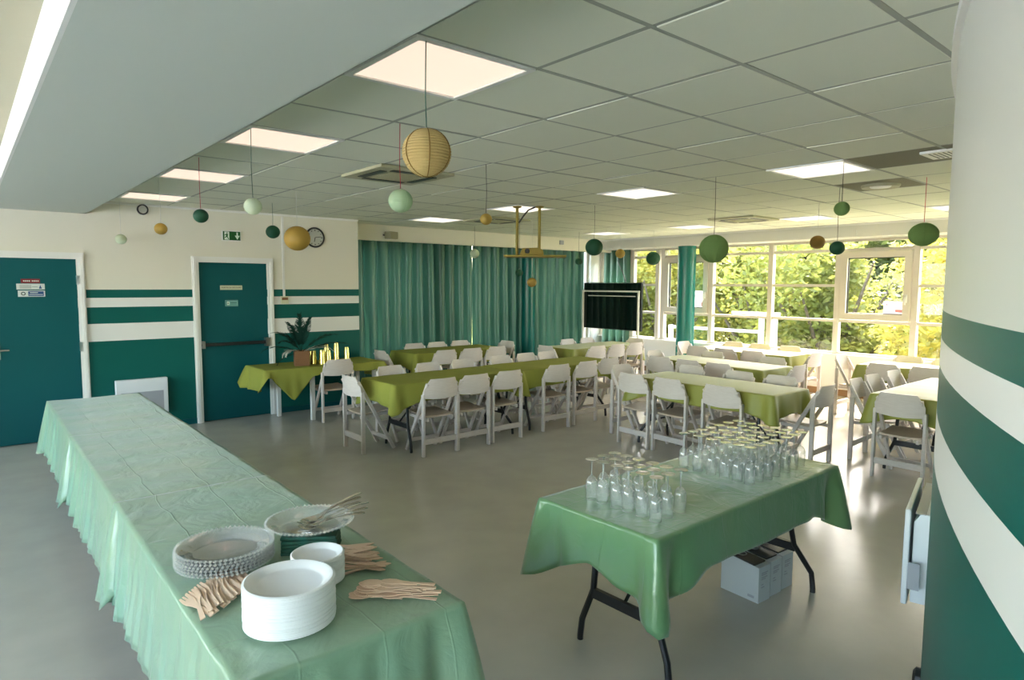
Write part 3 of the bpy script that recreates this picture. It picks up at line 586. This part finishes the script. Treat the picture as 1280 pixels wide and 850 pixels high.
def strew(me, name, n, c, along, spread, ang, da, label, group, dz, scale=1., tilt=0.):
    for k in range(n):
        t = k/(n-1)-.5; o = link(name, me)
        o.location = (c[0]+along[0]*t+rnd.uniform(-1, 1)*spread, c[1]+along[1]*t+rnd.uniform(-1, 1)*spread, BZ+.002+dz(k)); o.rotation_euler = (rnd.uniform(-.05, .05)+tilt, rnd.uniform(-.05, .04), math.radians(ang+rnd.uniform(-da, da))); o.scale = (scale,)*3
        tag(o, label, name.split('_')[1], group)
strew(fk, 'wooden_fork', 28, (.590, 2.135), (.18, .13), .006, 92, 9, 'disposable birch fork in the row beside the tall plate stack', 'wooden forks beside the large plates', lambda k: .008+.002*(k % 3), tilt=-.42, scale=1.2)
strew(kn, 'wooden_knife', 28, (1.02, 2.06), (.02, .14), .022, -35, 32, 'disposable birch knife in the loose heap behind the small plates', 'wooden knives behind the small plates', lambda k: .003+.0026*(k % 14), scale=1.1)
strew(sp_, 'wooden_spoon', 34, (1.005, 1.755), (.075, -.085), .014, 141, 12, 'disposable birch spoon in the heap near the table corner', 'wooden spoons near the table corner', lambda k: .003+.0027*(k % 14), scale=1.1)

# ------------------------------------------------------------------ plant, cups
PZ = .6965
pl = thing('potted_plant', (3.30, 8.07, PZ), math.radians(-16), 'wooden box planter with dark feather fronds and white plumes', 'plant')
pt = MB(); pt.box(-.09, .09, -.09, -.078, 0, .19).box(-.09, .09, .078, .09, 0, .19).box(-.09, -.078, -.078, .078, 0, .19).box(.078, .09, -.078, .078, 0, .19).box(-.078, .078, -.078, .078, 0, .01); pt.build('planter_box', 'planter_wood', pl, bevel=.002)
MB().box(-.078, .078, -.078, .078, .15, .165).build('soil', 'soil', pl)
def plume(az, lean, Ln, wd, m, nm, k=42, droop=.5):
    m_ = MB(); pts = []
    for i in range(13):
        t = i/12; el = lean-(droop*t*t*1.6); 
        if i == 0: p_ = Vector((0, 0, .16))
        else: p_ = pts[-1]+Vector((math.cos(az)*math.cos(el), math.sin(az)*math.cos(el), math.sin(el)))*Ln/12
        pts.append(p_)
    m_.tube(pts, [.004-.003*i/12 for i in range(13)], 5)
    for q in range(k*2):
        t = .22+.78*(q//2)/k; i = min(11, int(t*12)); p_ = pts[i].lerp(pts[i+1], t*12-i); d = (pts[i+1]-pts[i]).normalized(); s_ = d.cross(Vector((0, 0, 1))).normalized()*(1 if q % 2 else -1)
        lw = wd*(math.sin(min(1, t*1.15)*PI*.92)*.8+.2); e = p_+(s_*.75+d*.75).normalized()*lw+Vector((0, 0, rnd.uniform(-.25, .1)*lw)); h = d*.008
        m_.add([p_-h, p_+h, e+h*.4, e-h*.4], [(0, 1, 2, 3)])
    return m_.build(nm, m, pl)
for az, ln, Ln, dr in ((2.6, 1.0, .34, .7), (3.1, .45, .36, .7), (1.5, 1.35, .36, .15), (.9, 1.3, .34, .25), (.2, .75, .38, .55), (-.25, .45, .42, .45), (2.1, 1.15, .34, .4), (-2.5, .9, .28, .8), (2.9, -.1, .30, .9)): plume(az+rnd.uniform(-.1, .1), ln, Ln*1.45, .10, 'frond', 'frond', droop=dr)
for az, ln, Ln, dr in ((-.15, .42, .42, .75), (.15, .5, .38, .7), (-3.0, .5, .26, 1.15), (-2.75, .55, .24, 1.2)): plume(az, ln, Ln*1.1, .08, 'feather', 'white_plume', k=34, droop=dr)
cupm = MB().lathe([(0, 0), (.036, 0), (.036, .002), (.037, .003), (.0285, .088), (.028, .09), (0, .09)], 20).mesh('party_cup', 'gold_cup', smooth=True)
for n_, (x, y, k) in enumerate(((3.475, 8.10, 9), (3.555, 8.02, 10), (3.66, 8.06, 9), (3.68, 8.16, 16), (3.79, 8.10, 18), (3.95, 8.12, 11), (3.46, 8.20, 8))):
    for q in range(k):
        o = link('party_cup', cupm); o.location = (x, y, PZ+q*.0105); tag(o, 'gold party cup nested upside down in a stack beside the planter', 'cup', 'stacked gold cups beside the planter')

# ------------------------------------------------------------------ curtains
def curtain(x0, x1, y, axis, label, seed, z0=.04, z1=2.46, pitch=.21, amp=.085):
    q = random.Random(seed); n = int(abs(x1-x0)/.011); m_ = MB(); vs_ = []; zs = [z0+(z1-z0)*k/10 for k in range(11)]
    for z in zs:
        t = (z1-z)/(z1-z0)
        for i in range(n+1):
            s_ = abs(x1-x0)*i/n; ph = 2*PI*s_/pitch+1.1*math.sin(s_*1.7+seed)+.25*math.sin(s_*5+t*2)
            wv = math.sin(ph); off = amp*(.75+.25*math.sin(s_*3+seed))*(1-2*abs(math.sin(ph/2+.3*wv))**1.6)*(.8+.3*t)+.008*math.sin(s_*9+t*5)
            u = x0+(x1-x0)*i/n
            vs_.append((u, y+off, z) if axis == 'x' else (y+off, u, z))
    R = n+1; m_.add(vs_, [(k*R+i, k*R+i+1, (k+1)*R+i+1, (k+1)*R+i) for k in range(10) for i in range(n)])
    r = thing('curtain', (0, 0, 0), 0, label, 'curtain', 'green pleated curtains')
    cl = m_.build('curtain_panel', 'curtain_cloth', r, smooth=True)
    p0, p1 = ((x0, y, z1+.01), (x1, y, z1+.01)) if axis == 'x' else ((y, x0, z1+.01), (y, x1, z1+.01))
    MB().tube([p0, p1], .011, 8).build('curtain_rail', 'steel', r)
curtain(4.48, 6.945, 9.33, 'x', 'floor-length green curtain between the door wall and the bright gap', 2)
curtain(6.985, 9.80, 9.33, 'x', 'floor-length green curtain between the bright gap and the window corner', 5)
curtain(9.30, 8.62, 10.46, 'y', 'narrow teal curtain hanging in the window corner behind the television', 8, pitch=.17, amp=.055)

# ------------------------------------------------------------------ lanterns
def lantern(x, y, z, d, m, sm_, label, ribs=0, squash=1., smat_r=.0022, zt_=None, tilt=0):
    r = d/2; g = thing('paper_lantern', (x, y, z), rnd.uniform(0, 6.28), label, 'lantern', 'hanging paper lanterns'); prof = []
    N = 48
    for k in range(N+1):
        a = -PI/2*.93+PI*.93*k/N; bump = 1-((.045 if m == 'paper_tan' else .02)*abs(math.cos(k*PI/2)) if ribs else .006*abs(math.cos(k*PI/2))); prof.append((r*math.cos(a)*bump, r*math.sin(a)*squash))
    sh = MB().lathe(prof, 28).build('shade', m, g, smooth=(m != 'paper_tan')); sh.rotation_euler = (tilt, tilt*.6, 0)
    if ribs:
        fr = MB()
        for k in range(ribs):
            az = 2*PI*k/ribs; fr.tube([(1.004*r*math.cos(-PI/2+PI*q/14)*math.cos(az), 1.004*r*math.cos(-PI/2+PI*q/14)*math.sin(az), r*squash*1.002*math.sin(-PI/2+PI*q/14)) for q in range(15)], r*.022, 5)
        fr.build('wire_frame', m.replace('paper_tan', 'paper_brown') if m == 'paper_tan' else m, sh)
    MB().tube([(-.25*r, 0, r*squash*.985), (0, 0, r*squash*1.06), (.25*r, 0, r*squash*.985)], .0015, 5).build('hanger', 'steel', g)
    MB().tube([(0, 0, r*squash*1.05), (.004, 0, (CZ-z)*.5), (0, 0, CZ-z+.003)], smat_r, 6).build('string', sm_, g)
    return g
G_ = ' paper lantern '
for a in ((1.385, 8.33, 2.223, .115, 'paper_pale', 'string_white', 'small cream'+G_+'near the door wall beside the beam', 0),
          (1.36, 6.34, 2.212, .105, 'paper_gold', 'string_white', 'small gold'+G_+'on a pale thread beside the beam', 0),
          (1.37, 5.14, 2.232, .105, 'paper_dark', 'string_red', 'small dark green'+G_+'on a red string', 0),
          (1.35, 3.97, 2.197, .102, 'paper_pale', 'string_green', 'pale green'+G_+'on a green string under a pink panel light', 3),
          (2.75, 7.46, 2.327, .155, 'paper_dark', 'string_green', 'dark green'+G_+'before the door wall, beside the gold one', 0),
          (2.60, 6.395, 2.193, .256, 'paper_gold', 'string_white', 'shiny gold'+G_+'partly covering the wall clock', 0),
          (1.96, 3.305, 2.219, .138, 'paper_mint', 'string_red', 'mint green'+G_+'on a red and white string', 3),
          (1.375, 2.125, 2.238, .188, 'paper_tan', 'string_green', 'big tan gold'+G_+'with ribs under the near panel light', 6),
          (3.107, 3.975, 2.241, .092, 'paper_gold', 'string_dark', 'small gold'+G_+'with no neighbour, in front of a ceiling air unit', 0),
          (6.22, 8.25, 2.226, .150, 'paper_pale', 'string_dark', 'pale green'+G_+'in front of the curtains', 3),
          (5.72, 6.60, 1.899, .107, 'paper_dark', 'string_dark', 'small dark green'+G_+'below the projector shelf', 0),
          (6.205, 6.88, 1.774, .137, 'paper_gold', 'string_white', 'small gold'+G_+'hanging low below the projector shelf', 0),
          (5.615, 5.155, 2.176, .203, 'paper_dark', 'string_dark', 'dark green'+G_+'above the television corner, larger of two', 0),
          (7.385, 6.265, 2.200, .140, 'paper_gold', 'string_white', 'small gold'+G_+'above the television', 0),
          (8.20, 7.88, 2.143, .125, 'paper_dark', 'string_dark', 'tiny dark green'+G_+'at the edge of the curtains', 0),
          (8.855, 6.797, 2.188, .235, 'paper_dark', 'string_white', 'dark green'+G_+'between the television and the teal column', 0),
          (4.92, 3.142, 2.054, .246, 'paper_green', 'string_dark', 'large leaf green'+G_+'with ribs beside the teal column', 6),
          (7.20, 3.31, 2.218, .158, 'paper_brown', 'string_white', 'brown gold'+G_+'in front of the windows', 0),
          (4.957, 2.112, 2.306, .106, 'paper_green', 'string_dark', 'small pale olive'+G_+'close to the ceiling, above a dark one', 4),
          (6.29, 2.705, 2.097, .135, 'paper_dark', 'string_dark', 'small blackish green'+G_+'below the olive one, by the windows', 0),
          (6.227, 1.972, 2.179, .230, 'paper_green', 'string_red', 'large green'+G_+'with ribs on a magenta string beside the curved wall', 6)):
    lantern(*a[:7], ribs=a[7], squash=.84 if a[0] in (6.227,) else .95, tilt=.25 if a[0] == 4.957 else 0)

# ------------------------------------------------------------------ wall fittings
S_ = thing('exit_sign', (2.645, YW, 2.338), 0, 'green emergency exit sign with running figure and arrow above the exit door', 'sign')
MB().box(-.115, .115, -.03, 0, -.065, .065).build('sign_box', 'white_paint', S_, bevel=.003); MB().box(-.105, .105, -.033, -.0295, -.055, .055).build('sign_face', 'sign_green', S_)
MB().box(.0, .0, 0, 0, 0, 0)
MB().prism([(.058, .045), (.076, .045), (.076, .005), (.098, .005), (.067, -.045), (.036, .005), (.058, .005)], -.0345, -.0328, 'y').build('arrow', 'sign_white', S_)
MB().box(-.088, -.03, -.0345, -.0328, -.05, .05).build('doorway_mark', 'sign_white', S_)
fg = MB().box(-.062, -.05, -.0355, -.0345, .028, .042); fg.prism([(-.07, .025), (-.045, .022), (-.05, -.012), (-.034, -.042), (-.042, -.045), (-.06, -.014), (-.082, -.03), (-.085, -.022), (-.068, -.004)], -.0355, -.0345, 'y'); fg.prism([(-.07, .02), (-.088, .008), (-.085, .002), (-.064, .012)], -.0355, -.0345, 'y'); fg.build('running_figure', 'sign_green', S_)
K_ = thing('wall_clock', (3.747, YW, 2.373), 0, 'round black-rimmed wall clock, partly behind a gold lantern', 'clock')
def ydisc(prof, n_, nm, m, par): o = MB().lathe(prof, n_).build(nm, m, par, smooth=True); o.rotation_euler = (PI/2, 0, 0); return o
ydisc([(.0, .0), (.115, 0), (.135, .006), (.14, .02), (.132, .034), (.118, .034), (.115, .02)], 40, 'rim', 'dark_plastic', K_); ydisc([(0, .021), (.117, .021)], 40, 'dial', 'dial', K_)
q = MB()
for k in range(12):
    a = k*PI/6; q.bar((.088*math.sin(a), -.0225, .088*math.cos(a)), (.104*math.sin(a), -.0225, .104*math.cos(a)), .001, .009 if k % 3 else .013, up=(math.cos(a), 0, -math.sin(a)))
q.build('hour_marks', 'ink', K_); MB().bar((0, -.024, 0), (.085, -.024, .012), .002, .007, up=(0, 0, 1)).build('minute_hand', 'ink', K_); MB().bar((0, -.025, 0), (-.012, -.025, -.06), .002, .009, up=(1, 0, 0)).build('hour_hand', 'ink', K_)
R_ = thing('wall_speaker', (1.664, YW, 2.592), 0, 'small round black-rimmed wall speaker under the ceiling', 'speaker'); ydisc([(0, .0), (.055, 0), (.062, .01), (.058, .03), (.046, .03), (.044, .018)], 28, 'rim', 'dark_plastic', R_); ydisc([(0, .018), (.046, .018)], 28, 'face', 'dial', R_)
C_ = thing('light_switch', (3.303, YW, 1.522), 0, 'cream wall control box with a conduit running up to the ceiling', 'switch')
MB().box(-.05, .05, -.035, 0, -.05, .05).build('box', 'plate_cream', C_, bevel=.004); MB().box(-.04, .04, -.038, -.034, .0, .035).build('display', 'planter_wood', C_); MB().box(-.013, .013, -.018, 0, .05, CZ-.03-1.522).build('conduit', 'white_paint', C_)
HT = thing('wall_heater', (1.568, YW, .2), 0, 'white wall heater panel with grey inset beside the exit door', 'heater')
MB().box(-.27, .27, -.09, -.02, .0, .42).build('housing', 'heater_white', HT, bevel=.008); MB().box(-.22, .22, -.093, -.089, .04, .27).build('front_inset', 'heater_grey', HT); MB().box(-.2, .2, -.02, 0, .08, .3).build('wall_bracket', 'heater_grey', HT)
SP = thing('loudspeaker', (5.20, 9.0, 2.50), math.radians(20), 'small tan loudspeaker on a bracket above the curtains', 'speaker')
MB().prism([(-.09, -.02), (.09, -.02), (.11, .08), (.06, .13), (-.06, .13), (-.11, .08)], -.055, .055).build('cabinet', 'speaker_tan', SP, bevel=.006)
MB().box(-.085, .085, -.024, -.019, -.045, .045).build('grille', 'speaker_tan', SP); MB().tube([(-.05, .10, 0), (-.12, .10, .0)], .012, 6).build('bracket', 'dark_plastic', SP)
o = MB().box(8.90, 9.0, 9.055, 9.08, 2.52, 2.60).build('junction_box', 'heater_grey', bevel=.004); tag(o, 'small grey box on the beam above the curtains', 'box')
# convector heater on the curved wall
hx, hy = 3.46, cy_at(3.46); ta = math.atan2(-(hx-CX), (hy-CY))          # tangent angle
HB = thing('convector_heater', (hx, hy-.03, .33), ta, 'slim white convector heater hung on the curved wall', 'heater')
hb = MB(); hb.prism([(.02, 0), (.085, 0), (.085, .37), (.06, .41), (.02, .41)], -.27, .27, 'x'); hb.build('casing', 'heater_white', HB, bevel=.004)
MB().prism([(.095, -.005), (.118, -.005), (.118, .43), (.095, .43)], -.30, .30, 'x').build('front_panel', 'heater_white', HB, bevel=.006)
MB().box(-.27, .27, .118, .121, .03, .34).build('panel_inset', 'heater_grey', HB); MB().box(-.28, .28, .04, .08, .41, .4125).build('outlet_grille', 'heater_grey', HB)
MB().box(-.2, .2, -.02, .02, .06, .38).build('wall_bracket', 'dark_plastic', HB); MB().box(-.325, -.315, .05, .095, .08, .2).build('cable_cover', 'heater_grey', HB)
o = MB().lathe([(0, 0), (.045, 0), (.045, .02), (.03, .03), (0, .03)], 20).build('wall_socket', 'dark_plastic'); o.location = (2.95, cy_at(2.95)-.003, .12); o.rotation_euler = (-PI/2, 0, ta); tag(o, 'small dark round socket low on the curved wall', 'socket')
# notices and bird silhouettes on the glass
for y, z, wd, ht, lab, kind in ((6.98, 1.47, .34, .34, 'white notice with red print stuck on the sash beside the teal column', 0), (3.66, 1.42, .34, .19, 'white notice with pink print stuck on the opening window sash', 1)):
    Nn = thing('notice', (XG-.022, y, z), 0, lab, 'sign', 'notices on the windows')
    MB().box(-.002, 0, -wd/2, wd/2, -ht/2, ht/2).build('sheet', 'notice_paper', Nn)
    q = MB()
    for k in range(4): q.box(-.003, -.002, -wd*.40, wd*.22, ht*.36-k*ht*.09-.003, ht*.36-k*ht*.09+.003)
    q.build('print', 'heater_grey', Nn)
    MB().box(-.003, -.002, -wd*.42, wd*.02, -ht*.34, -ht*.12).build('print_block', 'notice_pink', Nn)
    MB().prism([(wd*.30, ht*.18), (wd*.42, ht*.18), (wd*.36, ht*.36)], -.003, -.002, 'x').build('pictogram', 'notice_pink', Nn)
bird = [(-.11, .035), (-.06, .04), (-.015, .012), (.0, .02), (.02, .008), (.07, .03), (.115, .028), (.06, .008), (.03, -.012), (.03, -.035), (.005, -.03), (-.005, -.012), (-.05, .018)]
bm_ = MB().prism(bird, 0, .001, 'x').mesh('bird_sticker', 'dark_plastic')
for y, z, s_, rx, lab in ((6.58, 2.15, .8, .5, 'dark bird silhouette on the pane beside the big leaf green lantern'), (5.07, 2.20, 1., -.35, 'dark bird silhouette on the pane beside the brown gold lantern'), (3.97, 2.03, 1., -.05, 'dark bird silhouette on the opening window sash')):
    o = link('bird_sticker', bm_); o.location = (XG-(.022 if z < 2.1 else .006), y, z); o.scale = (1, -s_, s_); o.rotation_euler = (rx, 0, 0); tag(o, lab, 'sticker', 'bird stickers')

# ------------------------------------------------------------------ projector shelf hung from the ceiling
PJ = thing('projector_mount', (5.15, 5.66, 2.06), math.radians(-42), 'olive metal projector shelf hung on two rods from the ceiling', 'mount')
MB().prism([(-.36, -.16), (.36, -.16), (.36, .16), (-.36, .16)], 0, .022).build('shelf', 'brass_olive', PJ, bevel=.004)
for x in (-.21, .05): MB().tube([(x, 0, .02), (x, 0, CZ-2.06-.02)], .018, 10).build('rod', 'brass_olive', PJ, smooth=True); MB().lathe([(.05, CZ-2.062), (.05, CZ-2.075), (.02, CZ-2.085)], 16, (x, 0, 0)).build('ceiling_flange', 'brass_olive', PJ)
MB().tube([(-.19, .03, CZ-2.25), (-.14, .05, CZ-2.17), (-.08, .04, CZ-2.10), (.0, .05, CZ-2.065)], .010, 6).build('cable', 'dark_plastic', PJ)
PR = thing('projector', (5.13, 5.68, 2.083), math.radians(-42), 'small olive projector standing on the hanging shelf', 'projector')
MB().prism([(-.15, 0), (.13, 0), (.12, .06), (.06, .085), (-.12, .08)], -.11, .11, 'y').build('housing', 'brass_olive', PR, bevel=.008)
o = MB().lathe([(0, .01), (.025, .01), (.03, 0), (.03, -.02)], 18).build('lens', 'dark_plastic', PR); o.rotation_euler = (PI/2, 0, 0); o.location = (-.06, -.11, .045)

# ------------------------------------------------------------------ television on its stand
TVx = 9.72
TVt = thing('television', (TVx, 8.45, 1.33), math.radians(0), 'large black flat television standing in the window corner', 'television')
MB().box(-.0, .05, -.74, .74, -.46, .46).build('casing', 'dark_plastic', TVt, bevel=.006); MB().box(-.003, .001, -.725, .725, -.445, .445).build('screen', 'screen_black', TVt); MB().box(-.006, -.001, -.55, .6, .447, .457).build('top_strip', 'steel', TVt)
ST = thing('television_stand', (TVx, 8.45, 0), 0, 'white tubular stand with crossbar carrying the television', 'stand')
for y in (-.70, .72): MB().box(-.05, -.02, y-.018, y+.018, 0.04, 1.62).build('post', 'white_paint', ST, bevel=.004); MB().box(-.30, .30, y-.025, y+.025, 0, .04).build('foot', 'white_paint', ST, bevel=.004)
MB().box(-.05, -.02, -.72, .74, 1.605, 1.635).build('crossbar', 'white_paint', ST, bevel=.003); MB().box(-.02, .0, -.6, .6, 1.52, 1.535).build('rear_bar', 'white_paint', ST)
cb = MB().tube([(10.2, 8.62, 2.46), (9.95, 8.5, 2.2), (9.80, 8.25, 2.0), (9.79, 8.15, 1.80)], .008, 6).build('power_cable', 'dark_plastic', smooth=True); tag(cb, 'thin dark cable dropping from the beam to the television', 'cable')

# ------------------------------------------------------------------ outdoors
struct(MB().box(10.9, 60, -40, 60, -2.6, -2.4).build('ground', 'lawn'))
struct(MB().box(-60, -3.2, -40, 60, -.4, -.2).build('ground_left', 'bounce_paving'))  # unseen ground, made pale to bounce daylight in through the left windows
def leaf_mesh(seed, n_, rx, rz, m, size):
    q = random.Random(seed); vs_ = []; fs = []
    blobs = [(Vector((q.gauss(0, .45)*rx, q.gauss(0, .45)*rx, q.uniform(-.6, .7)*rz)), q.uniform(.35, .6)) for _ in range(16)]
    for k in range(n_):
        c, rs = q.choice(blobs); d = Vector((q.gauss(0, 1), q.gauss(0, 1), q.gauss(0, 1))).normalized(); p_ = c+Vector((d.x*rx*rs, d.y*rx*rs, d.z*rz*rs*.8))*q.uniform(.5, 1)
        a = Vector((q.gauss(0, 1), q.gauss(0, 1), q.gauss(0, .6))).normalized(); b = a.cross(Vector((q.gauss(0, 1), q.gauss(0, 1), q.gauss(0, 1)))).normalized(); s_ = size*q.uniform(.6, 1.4); i = len(vs_)
        vs_ += [p_-a*s_, p_+b*s_*.45, p_+a*s_, p_-b*s_*.45]; fs.append((i, i+1, i+2, i+3))
    me = bpy.data.meshes.new('foliage'); me.from_pydata(vs_, [], fs); me.materials.append(M[m]); return me
LM = {k: leaf_mesh(31+i, 17000, 2.3, 3.1, k, .095) for i, k in enumerate(('leaf_a', 'leaf_b', 'leaf_c', 'leaf_d'))}
BM_ = {k: leaf_mesh(61+i, 6500, 1.5, 1.2, k, .075) for i, k in enumerate(('leaf_a', 'leaf_b'))}
def tree(x, y, z, s_, k, label):
    t = thing('tree', (x, y, -2.4), rnd.uniform(0, 6.28), label, 'tree', 'trees outside the windows')
    fo = link('foliage', LM[k], t); fo.location = (0, 0, 2.4+z); fo.scale = (s_, s_, s_); fo['kind'] = 'stuff'
    m_ = MB(); top = Vector((rnd.uniform(-.5, .5), rnd.uniform(-.5, .5), 2.2+z)); m_.tube([(0, 0, 0), (.06, .04, (2.2+z)*.5), top], [.2, .16, .1], 8)
    for q in range(7):
        a = q*2*PI/7+.3; b0 = Vector((0, 0, .6+1.2*rnd.random()+z*.6)); m_.tube([b0, b0+Vector((math.cos(a)*.8, math.sin(a)*.8, .9)), b0+Vector((math.cos(a)*1.7, math.sin(a)*1.7, 2.3))], [.08, .06, .025], 6)
    m_.build('trunk', 'bark', t, smooth=True)
LB = {'leaf_a': 'yellow-green sunlit tree outside the windows', 'leaf_b': 'mid-green leafy tree outside the windows', 'leaf_c': 'golden yellow tree outside the windows', 'leaf_d': 'dark green tree outside the windows'}
for x, y, z, s_, k in ((17.5, 3.2, 1.4, 1.0, 'leaf_c'), (16.8, 7.2, 1.2, .95, 'leaf_b'), (18.2, 9.8, 1.5, 1.0, 'leaf_a'), (17.6, 13.0, 1.4, 1.0, 'leaf_a'), (18.5, 16.4, 1.3, 1.0, 'leaf_c'), (19.5, 20.0, 1.3, 1.1, 'leaf_a'), (17.2, .2, 1.2, 1.0, 'leaf_a'),
                       (23, 5.5, 1.6, 1.2, 'leaf_a'), (23.5, 9.5, 1.4, 1.2, 'leaf_d'), (23, 13.5, 1.7, 1.25, 'leaf_b'), (24, 18, 1.5, 1.25, 'leaf_d'), (25, 23, 1.5, 1.3, 'leaf_b'), (28, 15, 1.5, 1.35, 'leaf_a'), (28, 8, 1.6, 1.35, 'leaf_d'), (30, 27, 1.6, 1.4, 'leaf_a')):
    tree(x, y, z, s_, k, LB[k])
for x, y, k in ((14.6, 5.6, 'leaf_b'), (15.0, 8.0, 'leaf_b'), (14.8, 10.6, 'leaf_a'), (15.4, 13.2, 'leaf_a'), (15.0, 3.0, 'leaf_a'), (15.2, 15.8, 'leaf_a')):
    b = thing('bush', (x, y, -2.4), rnd.uniform(0, 6), 'low leafy bush growing below the windows', 'bush', 'bushes below the windows')
    fo = link('foliage', BM_[k], b); fo.location = (0, 0, 1.35); fo['kind'] = 'stuff'; MB().tube([(0, 0, 0), (.1, 0, 1.0)], [.06, .03], 6).build('stem', 'bark', b)
RL = thing('railing', (13.2, 0, 0), 0, 'white metal railing outside the windows near the teal column', 'railing')
for y in (6.9, 7.2): MB().box(-.05, .05, y-.04, y+.04, -2.4, 1.12).build('post', 'rail_white', RL)
for z, ya, yb in ((1.14, 6.8, 7.9), (.74, 7.2, 9.6)): MB().box(-.04, .04, ya, yb, z-.03, z+.03).build('rail', 'rail_white', RL)
MB().box(-.05, .05, 9.5, 9.58, -2.4, .78).build('post', 'rail_white', RL)
# light portals in the window openings help the renderer sample the sky through them
for nm, loc, d, sx, sy in (('window_portal', (10.86, 4.6, 1.56), (-1, 0, 0), 8.8, 1.8), ('window_portal', (7.4, 9.68, 1.47), (0, -1, 0), 5.9, 2.05), ('window_portal', (-3.18, 2.4, 1.65), (1, 0, 0), 12.6, 1.8)):
    la = bpy.data.lights.new(nm, 'AREA'); la.shape = 'RECTANGLE'; la.size = sx; la.size_y = sy; la.cycles.is_portal = True
    o = bpy.data.objects.new(nm, la); col.objects.link(o); o.location = loc; dv = Vector(d); up = Vector((0, 0, 1)); xx = up.cross(-dv).normalized()
    o.matrix_world = Matrix(((xx.x, up.x, -dv.x, loc[0]), (xx.y, up.y, -dv.y, loc[1]), (xx.z, up.z, -dv.z, loc[2]), (0, 0, 0, 1)))

# pieces that belong to a part hang under that part
SUB = {'television': ('casing', ('screen', 'top_strip')), 'wall_heater': ('housing', ('front_inset',)), 'carton': ('carton_body', ('print', 'dark_top')), 'notice': ('sheet', ('print', 'print_block', 'pictogram')),
       'exit_sign': ('sign_face', ('arrow', 'doorway_mark', 'running_figure')), 'potted_plant': ('planter_box', ('soil',)), 'convector_heater': ('casing', ('outlet_grille', 'cable_cover')), 'light_switch': ('box', ('display',)), 'loudspeaker': ('cabinet', ('grille',)), 'projector': ('housing', ('lens',)), 'air_conditioner': ('panel', ('louvre_slot', 'grille')), 'ceiling_vent': ('frame', ('slot',))}
for o in list(col.objects):
    k = o.name.split('.')[0]
    if o.parent is None and k in SUB:
        ch = {c.name.split('.')[0]: c for c in o.children}; pp_ = ch.get(SUB[k][0])
        for c in list(o.children):
            if c.name.split('.')[0] in SUB[k][1]: c.parent = pp_
